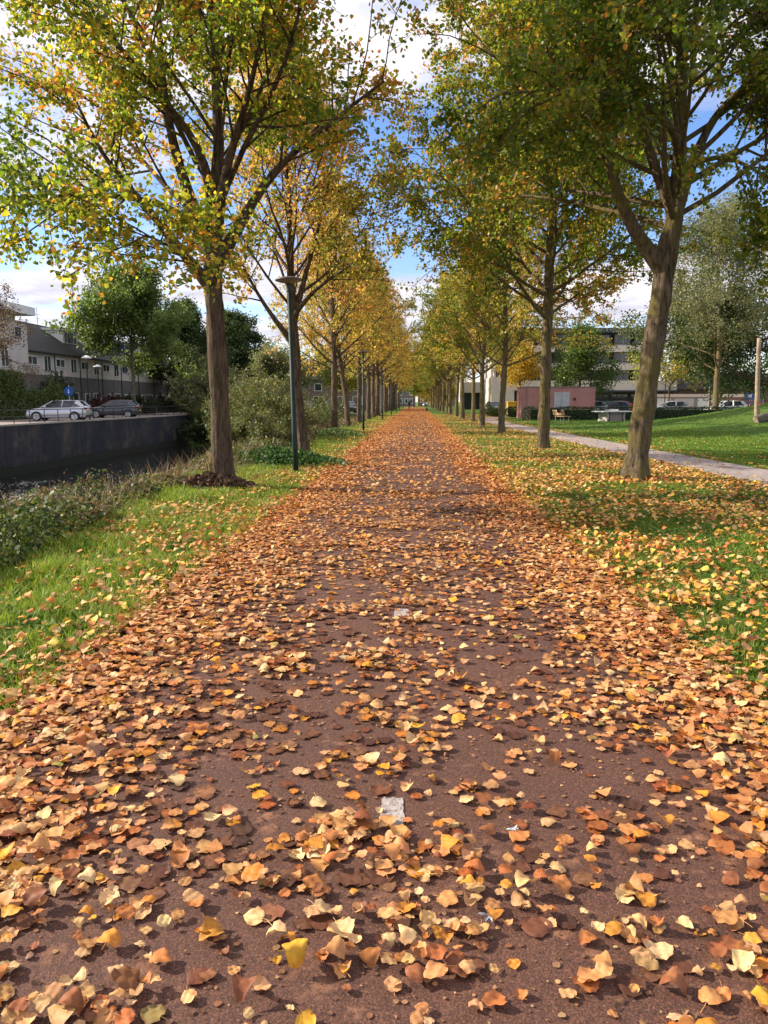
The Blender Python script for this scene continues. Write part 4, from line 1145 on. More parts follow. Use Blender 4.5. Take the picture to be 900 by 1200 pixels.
def make_car(loc, rz, pt, label, grp=None, body_name='parked_car'):
    t = empty(body_name, loc, label, 'car', grp, rz)
    st = [(-2.24, .42, .60, .60), (-2.18, .30, .76, .72), (-1.95, .24, .86, .82), (-1.5, .24, .94, .87), (-1.05, .24, 1.0, .89), (-0.7, .24, 1.04, .895), (0, .24, 1.05, .9), (0.8, .24, 1.07, .9),
          (1.5, .24, 1.10, .89), (1.95, .26, 1.12, .85), (2.12, .34, 1.08, .80), (2.2, .42, .80, .76)]
    def sec(s):
        x, zb, zt, w = s; h = zt - zb
        pts = [(w * .9, zb), (w * .985, zb + .12 * h), (w, zb + .45 * h), (w * .985, zb + .72 * h), (w * .95, zb + .9 * h), (w * .80, zt), (0, zt + 0.035)]
        full = pts + [(-a, b) for a, b in reversed(pts[:-1])]
        return [(x, a, b) for a, b in full]
    mb = MB(); secs = [sec(s) for s in st]; k = len(secs[0]); vs = [p for s in secs for p in s]; fs = []
    for i in range(len(secs) - 1):
        for j in range(k): fs.append((i * k + j, i * k + (j + 1) % k, (i + 1) * k + (j + 1) % k, (i + 1) * k + j))
    fs.append(tuple(range(k))[::-1]); fs.append(tuple((len(secs) - 1) * k + j for j in range(k)))
    mb.add(vs, fs); body = recalc(mb.build('body', pt, t, smooth=False))
    body.data.polygons.foreach_set('use_smooth', [True] * (len(body.data.polygons) - 2) + [False] * 2)
    # glazed cabin
    gl = [(-1.0, .83, 1.02, 0), (-0.2, .64, 1.51, 1)]
    mb = MB()
    B = [(-1.02, .80, 1.03), (-.4, .85, 1.05), (1.5, .83, 1.09), (2.02, .74, 1.09)]
    Tt = [(-.22, .61, 1.50), (.2, .645, 1.54), (1.2, .63, 1.54), (1.52, .58, 1.50)]
    vs = [(x, y, z) for x, y, z in B] + [(x, -y, z) for x, y, z in B] + [(x, y, z) for x, y, z in Tt] + [(x, -y, z) for x, y, z in Tt]
    fs = [(i, i + 1, 9 + i, 8 + i) for i in range(3)] + [(5 + i, 4 + i, 12 + i, 13 + i) for i in range(3)] + [(0, 8, 12, 4), (3, 7, 15, 11), (8, 9, 13, 12), (9, 10, 14, 13), (10, 11, 15, 14), (0, 4, 5, 1), (1, 5, 6, 2), (2, 6, 7, 3)]
    mb.add(vs, fs); recalc(mb.build('windows', M['glass'], t))
    mb = MB()
    rf = [(-.30, .56, 1.475), (-.1, .63, 1.525), (.4, .655, 1.56), (1.1, .64, 1.56), (1.6, .59, 1.52), (1.72, .56, 1.50)]
    vs = []
    for x, y, z in rf: vs += [(x, y, z - .03), (x, y * .96, z), (x, 0, z + .03), (x, -y * .96, z), (x, -y, z - .03), (x, 0, z - .035)]
    fs = []
    for i in range(5):
        for j in range(6): fs.append((i * 6 + j, i * 6 + (j + 1) % 6, i * 6 + 6 + (j + 1) % 6, i * 6 + 6 + j))
    fs += [(0, 1, 2, 3, 4, 5), (30, 31, 32, 33, 34, 35)]
    mb.add(vs, fs)
    roof = recalc(mb.build('roof', pt, t))
    for s in (1, -1):
        mb = MB()
        mb.tube([(-1.06, s * .81, 1.02), (-.24, s * .615, 1.51)], 0.035, 6)
        mb.build('pillar', pt, t); mb = MB()
        mb.tube([(.45, s * .845, 1.06), (.52, s * .65, 1.54)], 0.035, 6)
        mb.build('pillar', pt, t); mb = MB()
        mb.tube([(2.02, s * .75, 1.08), (1.54, s * .60, 1.51)], 0.06, 6)
        mb.build('pillar', pt, t); mb = MB()
        mb.add([(1.25, s * .845, 1.07), (2.04, s * .76, 1.07), (1.6, s * .615, 1.5), (1.45, s * .64, 1.51)], [(0, 1, 2, 3)])
        mb.build('pillar', pt, t)
        mb = MB(); mb.box(-.78, -.62, s * .98 - .09, s * .98 + .09, 1.02, 1.15); mb.build('mirror', pt, t, bevel=0.03)
        mb = MB(); mb.add([(-2.12, s * .45, .68), (-1.95, s * .80, .70), (-1.85, s * .84, .80), (-2.0, s * .78, .84), (-2.14, s * .48, .78),
                           (-2.23, s * .45, .68), (-2.06, s * .82, .70), (-1.88, s * .875, .80), (-2.02, s * .80, .85), (-2.21, s * .48, .79)], [(0, 1, 2, 3, 4), (5, 6, 7, 8, 9), (0, 1, 6, 5), (1, 2, 7, 6), (2, 3, 8, 7), (3, 4, 9, 8), (4, 0, 5, 9)])
        recalc(mb.build('headlight', M['headlight'], t))
        mb = MB(); mb.box(1.97, 2.22, s * .64 - .16, s * .64 + .16, .86, 1.02); mb.build('tail_light', M['redlight'], t, bevel=0.03)
        for x in (-1.38, 1.36):
            mb = MB(); pts = [(x + .40 * math.cos(a), .33 + .40 * math.sin(a)) for a in [i * math.pi / 11 - 0.1 for i in range(12)]] + [(x - .40, .22), (x + .40, .22)]
            mb.prism(pts, s * .80, s * .903, 'y'); recalc(mb.build('wheel_arch', M['tyre'], t))
            w = MB(); prof = []
            w.tube([(x, s * .70, .33), (x, s * .915, .33)], .325, 20); wh = w.build('wheel', M['tyre'], t)
            w = MB(); w.tube([(x, s * .915, .33), (x, s * .925, .33)], .08, 10)
            for q in range(5):
                a = q * 2 * math.pi / 5 + .3; ca, sa = math.cos(a), math.sin(a)
                w.tube([(x + .05 * ca, s * .92, .33 + .05 * sa), (x + .215 * ca, s * .92, .33 + .215 * sa)], [.045, .06], 5)
            w.lathe([(0.20, 0), (0.235, 0), (0.235, .012), (0.20, .012)], 20)
            lv = w.v[-80:]
            for q in range(80):
                a_, b_, c_ = lv[q]; w.v[-80 + q] = (x + a_, s * (.915 + c_), .33 + b_)
            w.build('rim', M['alloy'], wh)
    mb = MB(); mb.box(2.17, 2.225, -.26, .26, .60, .72); mb.build('number_plate', M['chrome'], t)
    mb = MB(); mb.box(2.1, 2.24, -.72, .72, .30, .46); mb.build('bumper', M['tyre'], t, bevel=0.04)
    mb = MB(); mb.box(-2.25, -2.1, -.62, .62, .28, .42); mb.build('bumper', M['tyre'], t, bevel=0.04)
    return t
car0 = make_car((-28.55, 61.2, 0.0), R(5), PT['silver'], 'silver white hatchback parked nose away from the canal, left of the grey car')
car0.scale = (1.08, 1.0, 1.05)
def car_copy(loc, rz, pt, label, grp=None, sc=1.0):
    c = copy_tree(car0); c.location = loc; c.rotation_euler = (0, 0, rz); c.scale = (sc, sc, sc)
    tag(c, label, 'car', grp)
    for ch in KIDS[c.name]:
        if ch.name.split('.')[0] in ('body', 'roof', 'pillar', 'mirror'):
            for sl in ch.material_slots: sl.link = 'OBJECT'; sl.material = PT[pt]
    return c
car_copy((-28.5, 72.6, 0.0), R(6), 'grey', 'dark grey hatchback parked right of the silver white one', sc=1.07)
car_copy((-29.2, 128, 0), R(8), 'palegrey', 'pale grey car roof showing behind the willow bush')
for k, (x, p, lb) in enumerate(((-13.9, 'blue', 'dark blue car parked on the side street next to the bush'), (-11.2, 'black', 'black car in the middle of the side street row'), (-8.6, 'black', 'black car at the right of the side street row'))):
    car_copy((x, 100.5 + 0.5 * k, 0.0), R(90 + 4 * k), p, lb)
car_copy((19.8, 89.5, 0), R(8), 'palegrey', 'pale grey car left of the blue one behind the table tennis table')
car_copy((22.8, 92, 0), R(-4), 'blue', 'dark blue car with a pale windscreen behind the table tennis table')
car_copy((25.4, 95, 0), R(172), 'red', 'red car partly hidden behind the leaning lime trunk')
car_copy((35.5, 90, 0), R(4), 'white', 'white car left of the red one near the wooden poles', sc=1.03)
car_copy((38.4, 92.5, 0), R(0), 'red', 'red car right of the white one near the wooden poles', sc=1.03)
car_copy((38.0, 98, 0), R(20), 'black', 'black car behind the white and red ones', sc=1.05)
car_copy((29.5, 91, 0), R(0), 'palegrey', 'pale grey car in front of the garages, just left of the airy tree trunk')
car_copy((9.4, 91, 0), R(95), 'black', 'dark car behind the low bush at the footpath bend')
car_copy((4.6, 226, 0), R(4), 'white', 'tiny pale car at the far end of the path')

# ------------------------------------------------------------------ street lamps
def path_lamp(loc, label, grp=None):
    t = empty('street_lamp', loc, label, 'street lamp', grp)
    mb = MB(); mb.tube([(0, 0, -0.2), (0, 0, 1.0), (0, 0, 1.02), (0, 0, 3.98)], [0.060, 0.058, 0.056, 0.036], 14); mb.build('pole', M['teal'], t, smooth=True)
    mb = MB(); mb.box(-.035, .035, -.063, -.05, .55, .85); mb.build('door', M['teal'], t, bevel=0.004)
    mb = MB(); mb.lathe([(0.27, 4.03), (0.285, 4.045), (0.27, 4.07), (0.20, 4.095), (0.10, 4.11), (0.02, 4.115)], 28); sh = mb.build('lamp_shade', M['lampshade'], t, smooth=True)
    mb = MB(); mb.lathe([(0.05, 3.97), (0.10, 3.99), (0.20, 4.01), (0.255, 4.028)], 28); mb.build('diffuser', M['lampwhite'], sh, smooth=True)
    mb = MB(); mb.lathe([(0.036, 3.80), (0.05, 3.82), (0.05, 3.95), (0.04, 3.96)], 12); mb.build('neck', M['dark'], t)
    return t
p = on(347, 555.5)
L0 = path_lamp((p.x, p.y, 0), 'nearest green lamp post with a flat disc head beside the second lime trunk')
L0.rotation_euler = (0, R(-1.3), 0)
for i, lab in enumerate(('second green lamp post along the canal side of the path', 'third green lamp post along the canal side of the path', 'fourth green lamp post along the canal side of the path', None, None, None, None)):
    c = copy_tree(L0); c.location = (-2.65, 40.0 + 23.6 * i, 0); c.rotation_euler = (0, 0, 0)
    if lab: tag(c, lab, 'street lamp')
    else: tag(c, 'tiny green lamp post beyond the fourth along the path', 'street lamp', 'far lamp posts along the path')

def dome_lamp(loc, h, label, grp=None):
    t = empty('street_lamp', loc, label, 'street lamp', grp)
    mb = MB(); mb.tube([(0, 0, 0), (0, 0, h - 0.5)], [0.07, 0.045], 8); mb.build('pole', M['rail'], t)
    mb = MB(); mb.lathe([(0.42, h - 0.16), (0.36, h - 0.06), (0.2, h + 0.03), (0.03, h + 0.08)], 18); mb.build('lamp_shade', M['white'], t)
    mb = MB(); mb.lathe([(0.06, h - 0.5), (0.16, h - 0.40), (0.3, h - 0.17)], 16); mb.build('diffuser', M['lampwhite'], t)
    return t
dome_lamp((-27.3, 64, 0), 5.25, 'street lamp with a white dome head above the silver car')
dome_lamp((-33.0, 80, 0), 5.25, 'second dome headed street lamp, above the grey car')
dome_lamp((-30.5, 122, 0), 5.0, 'far dome headed street lamp seen between the first two trunks')
dome_lamp((30.8, 97, 0), 4.5, 'far lamp post in front of the garages')
# sign
t = empty('road_sign', (-31.2, 69, 0), 'round blue road sign on a pale pole behind the silver car', 'sign')
mb = MB(); mb.tube([(0, 0, 0), (0, 0, 3.0)], 0.04, 8); mb.build('pole', M['alloy'], t)
mb = MB(); mb.tube([(0.0, -0.05, 2.45), (0.0, -0.08, 2.45)], 0.42, 20); dsc = mb.build('disc', M['blue'], t)
mb = MB(); mb.add([(-.05, -.085, 2.62), (.05, -.085, 2.62), (.05, -.085, 2.4), (.13, -.085, 2.4), (0, -.085, 2.2), (-.13, -.085, 2.4), (-.05, -.085, 2.4)], [(0, 1, 2, 3, 4, 5, 6)]); mb.build('arrow', M['white'], dsc)
t = empty('road_sign', (39.8, 94, 0), 'small square blue sign far right behind the cars', 'sign')
mb = MB(); mb.tube([(0, 0, 0), (0, 0, 2.6)], 0.035, 8); mb.build('pole', M['alloy'], t)
mb = MB(); mb.box(-.42, .42, -.06, -.03, 1.8, 2.6); pl = mb.build('plate', M['blue'], t)
mb = MB(); mb.box(-.22, .22, -.066, -.061, 2.0, 2.4); mb.build('symbol', M['white'], pl)
# bollard, yellow bin
mb = MB(); mb.lathe([(0.16, -0.05), (0.16, 0.5), (0.13, 0.58), (0.04, 0.62)], 12); o = mb.build('bollard', M['dark'], loc=(1.85, 121, 0))
tag(o, 'short dark bollard in the grass near the far end of the path', 'bollard')
t = empty('yellow_container', (10.55, 85, 0), 'bright yellow waste container left of the pink shed', 'container')
mb = MB(); mb.box(-.5, .5, -.4, .4, 0, 1.35); mb.build('body', M['yellow'], t, bevel=0.08)
mb = MB(); mb.box(-.53, .53, -.43, .43, 1.35, 1.55); mb.build('lid', M['yellow'], t, bevel=0.06)
mb = MB(); mb.box(-.35, .1, -.42, -.4, .75, .95); mb.build('slot', M['dark'], t)

# ------------------------------------------------------------------ table tennis table
t = empty('table_tennis_table', (15.2, 60.4, bz(15.2, 60.4)), 'concrete table tennis table with curved legs on the lawn', 'table', rz=R(24))
mb = MB(); mb.box(-1.37, 1.37, -.76, .76, .70, .78); mb.build('table_top', simple('pale_table_top', (0.55, 0.55, 0.58), 0.6), t, bevel=0.015)
mb = MB(); mb.box(-.02, .02, -.80, .80, .78, .92); mb.build('net', M['alloy'], t)
for s in (-1, 1):
    mb = MB(); prof = []
    for k in range(9):
        a = -0.9 + 1.8 * k / 8
        prof.append((s * (.95 - .28 * math.cos(a)) , .35 + .40 * math.sin(a) / math.sin(.9) * .86))
    pr2 = [(x + s * .14, z) for x, z in reversed(prof)]
    mb.prism([(x, z) for x, z in prof] + pr2, -.55, .55, 'y'); recalc(mb.build('leg', M['concrete'], t))
mb = MB(); mb.box(-.5, .62, -.45, .45, -.05, .70); mb.build('base', simple('table_base', (0.25, 0.2, 0.19), 0.85), t)

# bench
t = empty('park_bench', (10.75, 58, bz(10.75, 58)), 'light wooden bench seen from its end beside the hedge', 'bench', rz=R(-72))
mb = MB()
for k in range(4): mb.box(-.85, .85, .02 + k * .115, .12 + k * .115, .42, .455)
mb.build('seat', M['benchwood'], t)
mb = MB()
for k in range(3): mb.box(-.85, .85, -.06 - .05 * k, -.025 - .05 * k, .55 + k * .125, .65 + k * .125)
mb.build('backrest', M['benchwood'], t)
for s in (-1, 1):
    mb = MB(); mb.tube([(s * .6, .42, 0), (s * .6, .44, .42)], .03, 6); mb.build('leg', M['concrete'], t)
    mb = MB(); mb.tube([(s * .6, .0, 0), (s * .6, .02, .42), (s * .6, -.19, .92)], .03, 6); mb.build('leg', M['concrete'], t)
mb = MB(); mb.lathe([(.02, -.30), (.13, -.26), (.17, -.1), (.13, .04), (.05, .1)], 12)
mb.v = [(x, y * .6, z) for x, y, z in mb.v]
o = mb.build('bag', M['black'], loc=(10.62, 57.6, bz(10.6, 57.6) + .98)); tag(o, 'small black bag hanging over the back of the wooden bench', 'bag')

# play area poles and logs
zb = bz(17.2, 40)
def poles(x, y, h, r, lean, label, seed):
    rs = nrs(seed); pts = []; n = 12
    for k in range(n):
        z = -0.3 + (h + 0.3) * k / (n - 1)
        pts.append((lean * z + rs.normal(0, .012), rs.normal(0, .012), z))
    mb = MB(); mb.tube(pts, [r * (1.12 - .3 * k / n) * (1 + rs.normal(0, .05)) for k in range(n)], 10)
    o = mb.build('wooden_pole', M['wood'], loc=(x, y, bz(x, y)), smooth=True)
    return tag(o, label, 'pole')
poles(17.35, 40, 4.66 - zb, .115, -.035, 'tall bare weathered wooden pole standing on the grassy mound', 5)
poles(19.3, 42, 2.6, .10, .01, 'shorter wooden pole cut by the right edge of the picture', 6)
poles(30.6, 82, 3.2, .11, .0, 'pale wooden post behind the hedge right of the airy tree', 7)
def log(pts, r, label, seed):
    rs = nrs(seed); n = 14; P = []
    p0, p1 = np.array(pts[0], float), np.array(pts[1], float)
    for k in range(n): P.append(tuple(p0 + (p1 - p0) * k / (n - 1) + rs.normal(0, .02, 3)))
    T = Tubes(); th = np.arange(12) * 2 * math.pi / 12
    T.add(np.array(P), r * (1 + 0.12 * np.sin(th * 3 + 1)[None, :] + rs.normal(0, .05, (n, 12))), 12)
    V, Fq = T.out()
    V = np.concatenate([V, [P[0]], [P[-1]]]); m = len(V)
    capf = [(m - 2, (j + 1) % 12, j, m - 2) for j in range(12)] 
    c0 = np.array(P[0]); 
    o = np_mesh('log', V - c0, Fq, M['driedwood'], smooth=False)
    mb = MB(); mb.add([tuple(v - c0) for v in V[:12]], [tuple(range(12))]); mb.add([tuple(v - c0) for v in V[(n - 1) * 12:n * 12]], [tuple(range(12))])
    o.location = tuple(c0)
    tag(o, label, 'log')
    setparent(mb.build('cut_end', M['wood']), o)
log([(16.55, 38.2, bz(16.5, 38.2) + .18), (21.5, 39.4, bz(21.5, 39.4) + .26)], .24, 'long fallen dark log lying at the foot of the tall pole', 8)
log([(17.6, 38.7, bz(17.6, 38.7) + .62), (20.8, 37.2, bz(20.8, 37.2) + .66)], .31, 'thick grey brown log resting on top of the long dark log', 9)

# ------------------------------------------------------------------ person far down the path
def person(loc, label, rz=0.0):
    V = {'pel': (0, 0, .92, .13), 'bel': (0, 0, 1.08, .12), 'che': (0, -.01, 1.3, .15), 'nek': (0, 0, 1.47, .055), 'hed': (0, .01, 1.58, .085), 'top': (0, 0, 1.68, .07)}
    edges = [('pel', 'bel'), ('bel', 'che'), ('che', 'nek'), ('nek', 'hed'), ('hed', 'top')]
    for s, n_ in ((1, 'r'), (-1, 'l')):
        st = .22 * s
        V['sh' + n_] = (.17 * s, 0, 1.41, .06); V['el' + n_] = (.25 * s, -.08 * s, 1.14, .045); V['wr' + n_] = (.24 * s, .10 * -s + .06, .90, .032); V['ha' + n_] = (.24 * s, .12 * -s + .08, .82, .035)
        V['hi' + n_] = (.09 * s, 0, .88, .095); V['kn' + n_] = (.10 * s, st * .5 + .05, .50, .065); V['an' + n_] = (.10 * s, st, .10, .04); V['to' + n_] = (.11 * s, st + .16, .04, .035)
        edges += [('che', 'sh' + n_), ('sh' + n_, 'el' + n_), ('el' + n_, 'wr' + n_), ('wr' + n_, 'ha' + n_), ('pel', 'hi' + n_), ('hi' + n_, 'kn' + n_), ('kn' + n_, 'an' + n_), ('an' + n_, 'to' + n_)]
    ks = list(V)
    me = bpy.data.meshes.new('person'); me.from_pydata([V[k][:3] for k in ks], [(ks.index(a), ks.index(b)) for a, b in edges], [])
    o = bpy.data.objects.new('person', me); COL.objects.link(o)
    sk = o.modifiers.new('skin', 'SKIN')
    for i, k in enumerate(ks): me.skin_vertices[0].data[i].radius = (V[k][3], V[k][3]); me.skin_vertices[0].data[i].use_root = (k == 'pel')
    sb = o.modifiers.new('sub', 'SUBSURF'); sb.levels = 1; sb.render_levels = 2
    bpy.context.view_layer.update()
    dg = bpy.context.evaluated_depsgraph_get(); ev = o.evaluated_get(dg)
    nm = bpy.data.meshes.new_from_object(ev)
    o.modifiers.clear(); o.data = nm
    nm.materials.clear(); nm.materials.append(M['black']); nm.materials.append(M['skin']); nm.materials.append(simple('dark_trousers', (0.03, 0.035, 0.06), 0.8))
    for pl_ in nm.polygons:
        z = pl_.center.z
        pl_.material_index = 1 if (z > 1.5 or (z < .87 and abs(pl_.center.x) > .2)) else (2 if z < .95 else 0)
        pl_.use_smooth = True
    o.location = loc; o.rotation_euler = (0, 0, rz)
    tag(o, label, 'person')
    mb = MB(); mb.lathe([(.09, 1.56), (.105, 1.63), (.09, 1.70), (.04, 1.745)], 12, (0, -.015, 0)); setparent(mb.build('hair', M['black'], smooth=True), o)
    return o
person((-1.05, 150, 0.0), 'small distant person in dark clothes walking on the path', R(180))

# ------------------------------------------------------------------ markings on the path
for i, (u, v, w, l) in enumerate(((460, 953, .085, .20), (471, 719, .11, .20), (474, 641, .12, .22))):
    p = on(u, v); rs = nrs(300 + i); pts = []
    for k in range(28):
        a = k / 28 * 2 * math.pi; cx, cy = math.cos(a), math.sin(a)
        q = max(abs(cx), abs(cy)); j = 1 + rs.normal(0, .05)
        pts.append((cx / q * w / 2 * j, cy / q * l / 2 * j))
    mb = MB(); mb.prism(pts, 0.0045, 0.0085, 'z'); o = recalc(mb.build('road_marking', M['marking'], loc=(p.x, p.y, 0)))
    tag(o, ('worn white paint block on the path nearest the camera', 'worn white paint block, second along the middle of the path', 'worn white paint block, third along the middle of the path')[i], 'marking')

# ------------------------------------------------------------------ fallen leaves
LIT = [(0.66, 0.36, 0.15), (0.58, 0.27, 0.09), (0.72, 0.47, 0.22), (0.44, 0.15, 0.04), (0.62, 0.26, 0.035), (0.28, 0.095, 0.035), (0.68, 0.34, 0.03), (0.35, 0.28, 0.08)]
LITW = [27, 24, 12, 14, 8, 9, 2.5, 0.7]
MARKS = [tuple(on(*q))[:2] for q in ((460, 953), (471, 719), (474, 641))]
def path_density(x, y):
    """leaves per square metre on and beside the path"""
    n = fbm(x + 40, y + 40, 1.6); n2 = fbm(x + 13, y + 90, 0.55); n3 = fbm(x * 3 + 9, y * 3 + 4, 1.2)
    dl = x - PL; dr = PR - x
    grow_ = np.clip((y - 2.0) / 5.0, 0, 1)
    wl = 0.45 + 0.5 * n2; wr = 0.38 + 0.42 * n2
    e = 330 * np.exp(-np.clip(dl, 0, 9) ** 2 / (wl * wl)) + 330 * np.exp(-np.clip(dr, 0, 9) ** 2 / (wr * wr))
    left = 120 * np.exp(-((x + 0.95) / 0.5) ** 2) * (1 - 0.5 * grow_)
    mid = (520 - 420 * grow_) * np.exp(-((x + 0.13) / (0.22 + 0.3 * grow_)) ** 2)
    base = 62 + 20 * grow_
    c = np.clip((n3 - 0.32) * 3.4, 0.12, 2.2) * np.clip((n - 0.2) * 2.6, 0.25, 1.8)
    d = e * np.clip(0.55 + n, 0.6, 1.3) + (left + mid + base) * c
    outL = np.where(dl < 0, np.exp(dl / 0.13), 1); outR = np.where(dr < 0, np.exp(dr / 0.13), 1)
    for mx_, my_ in MARKS: d = d * (1 - 0.85 * np.exp(-((x - mx_) / 0.10) ** 4 - ((y - my_) / 0.17) ** 4))
    return d * outL * outR * 2.9
def sample(rs, x0, x1, y0, y1, dens, mx):
    n = int((x1 - x0) * (y1 - y0) * mx)
    x = rs.rand(n) * (x1 - x0) + x0; y = rs.rand(n) * (y1 - y0) + y0
    k = rs.rand(n) * mx < dens(x, y)
    return x[k], y[k]
def litter_cols(rs, n, x, y):
    base = palette(rs, n, LIT, LITW, 0.22)
    e = np.exp(-np.minimum(x - PL, PR - x) / 0.45) * np.clip((y - 4) / 6, 0, 1) * 0.8 + 0.6 * np.clip((y - 6) / 12, 0, 1)
    e = np.clip(e, 0, 1)[:, None]
    return base * (1 - e * np.array([0.0, 0.15, 0.28]))
def litter(rs, x, y, z, size, tilt, nu, nv, curl, cols, flat=0.45):
    n = len(x)
    tpl, tf = grid_leaf(nu, nv) if nu else (DIA, DIAF)
    isf = rs.rand(n) < flat
    a = rs.rand(n) * 6.283
    ax = np.stack([np.cos(a), np.sin(a), rs.normal(0, 1, n) * tilt * 0.6 * ~isf], 1)
    nr = np.stack([rs.normal(0, 1, n) * tilt, rs.normal(0, 1, n) * tilt, np.ones(n)], 1)
    nr[isf, :2] *= 0.15
    flip = rs.rand(n) < 0.5; nr[flip] *= -1
    k = np.where(isf, 0.12, 1.0) * curl
    cv = (rs.normal(0.15, 0.36, n) * k, rs.normal(0.12, 0.28, n) * k, rs.normal(0, 0.6, n) * k, rs.rand(n) * 6.28)
    cols = np.where(isf[:, None], cols * np.array([0.82, 0.72, 0.68]), cols)
    pos = np.stack([x, y, z], 1)
    V, F, C = leaves_geo(pos, ax, nr, size, cols, tpl, tf, curl=cv if nu else None, rs=rs if nu else None, aspect=0.8 + 0.35 * rs.rand(n))
    # keep everything above the ground it lies on
    kk = len(tpl); Vr = V.reshape(n, kk, 3); low = Vr[:, :, 2].min(1)
    Vr[:, :, 2] += (z + 0.001 - low)[:, None]
    return Vr.reshape(-1, 3), F, C

rs = nrs(900)
x, y = sample(rs, PL - 0.9, PR + 0.9, 1.0, 13, path_density, 1650)
order = np.argsort(y); x, y = x[order], y[order]
dens = path_density(x, y)
z = 0.006 + rs.rand(len(x)) ** 2 * np.clip(dens / 330, 0, 1) * 0.035
size = 0.026 + 0.044 * rs.rand(len(x)) ** 1.5
cols = litter_cols(rs, len(x), x, y)
# the 300 nearest visible leaves on the path become things of their own
R3 = np.array(_RM.transposed())
rel = np.stack([x, y, z - CAM_H], 1) @ R3.T
uu = 450 + FPX * rel[:, 0] / -rel[:, 2]; vv = 600 - FPX * rel[:, 1] / -rel[:, 2]
vis = (uu > 4) & (uu < 896) & (vv < 1198) & (vv > 0)
own = np.zeros(len(x), bool); own[np.where(vis)[0][:300]] = True
ylim = y[own].max()
def leaf_words(c, x_, y_, big, cu):
    r_, g_, b_ = c
    if g_ / r_ > 0.72: k = 'olive green'
    elif b_ / r_ < 0.16 and r_ > 0.45: k = 'golden yellow' if g_ / r_ > 0.52 else 'orange'
    elif r_ > 0.58: k = 'pale tan'
    elif r_ > 0.40: k = 'light brown'
    else: k = 'dark rusty brown'
    side = 'by the left verge' if x_ < -1.0 else ('left of the middle' if x_ < -0.35 else ('along the middle' if x_ < 0.25 else ('right of the middle' if x_ < 0.85 else 'by the right verge')))
    return '%s %s leaf %s, lying on the nearest stretch of path' % (k, 'curled' if cu else 'flat', side)
for i in np.where(own)[0]:
    rr = nrs(5000 + i)
    xi = np.zeros(1)
    cu = rr.rand() > 0.3
    V, F, C = litter(rr, xi, xi, xi, size[i:i + 1] * 1.0, 0.19, 9, 11, 1.05 if cu else 0.25, cols[i:i + 1].copy() * (1.0 if cu else 0.85), flat=0.0)
    # leaf stalk
    o = np_mesh('fallen_leaf', V, F, M['litter'], C, smooth=True)
    o.location = (x[i], y[i], z[i])
    lb = leaf_words(cols[i], x[i], y[i], size[i] > .085, cu)
    tag(o, lb, 'leaf', lb.split(',')[0].replace(' leaf', ' leaves'))
rest = ~own
VV, FF, CC = litter(rs, x[rest & (y < 5.5)], y[rest & (y < 5.5)], z[rest & (y < 5.5)], size[rest & (y < 5.5)], 0.19, 7, 8, 1.0, cols[rest & (y < 5.5)])
q = rest & (y >= 5.5)
V2, F2, C2 = litter(rs, x[q], y[q], z[q], size[q], 0.19, 3, 5, 1.1, cols[q])
def join_np(parts):
    n = 0; Vs, Fs, Cs = [], [], []
    for V, F, C in parts:
        Vs.append(V); Fs.append(F + n); Cs.append(C); n += len(V)
    return np.concatenate(Vs), np.concatenate(Fs), np.concatenate(Cs)
x, y = sample(rs, PL - 0.9, PR + 0.9, 13, 200, lambda a, b: path_density(a, b) * 0.58, 950)
z = 0.006 + rs.rand(len(x)) * 0.03
V3, F3, C3 = litter(rs, x, y, z, 0.05 + 0.035 * rs.rand(len(x)), 0.34, 0, 0, 1, litter_cols(rs, len(x), x, y) * 1.0, flat=0.2)
# crushed flat leaves and crumbs
x, y = sample(rs, PL, PR, 1.0, 14, lambda a, b: 60 * np.clip((fbm(a + 7, b + 2, 1.4) - 0.38) * 5, 0.05, 1.6), 110)
n = len(x)
V4, F4, C4 = litter(rs, x, y, np.full(n, 0.0052), 0.05 + 0.035 * rs.rand(n), 0.0, 7, 8, 0.0, palette(rs, n, [(0.13, 0.055, 0.03), (0.2, 0.09, 0.045), (0.32, 0.16, 0.08), (0.09, 0.04, 0.025)], [4, 4, 2, 2], 0.25), flat=1.0)
x, y = sample(rs, PL, PR, 1.0, 11, lambda a, b: 260 + 0 * a, 260)
n = len(x)
V5, F5, C5 = litter(rs, x, y, np.full(n, 0.006), 0.006 + 0.016 * rs.rand(n) ** 2, 0.3, 3, 5, 1.0, palette(rs, n, [(0.3, 0.15, 0.07), (0.5, 0.3, 0.14), (0.16, 0.08, 0.045)], [4, 3, 3], 0.25), flat=0.4)
V, F, C = join_np([(VV, FF, CC), (V2, F2, C2), (V3, F3, C3), (V4, F4, C4), (V5, F5, C5)])
print('path leaf quads', len(F))
tag(np_mesh('leaf_litter', V, F, M['litter'], C, smooth=False), 'carpet of tan and orange fallen leaves over the path', None, kind='stuff')

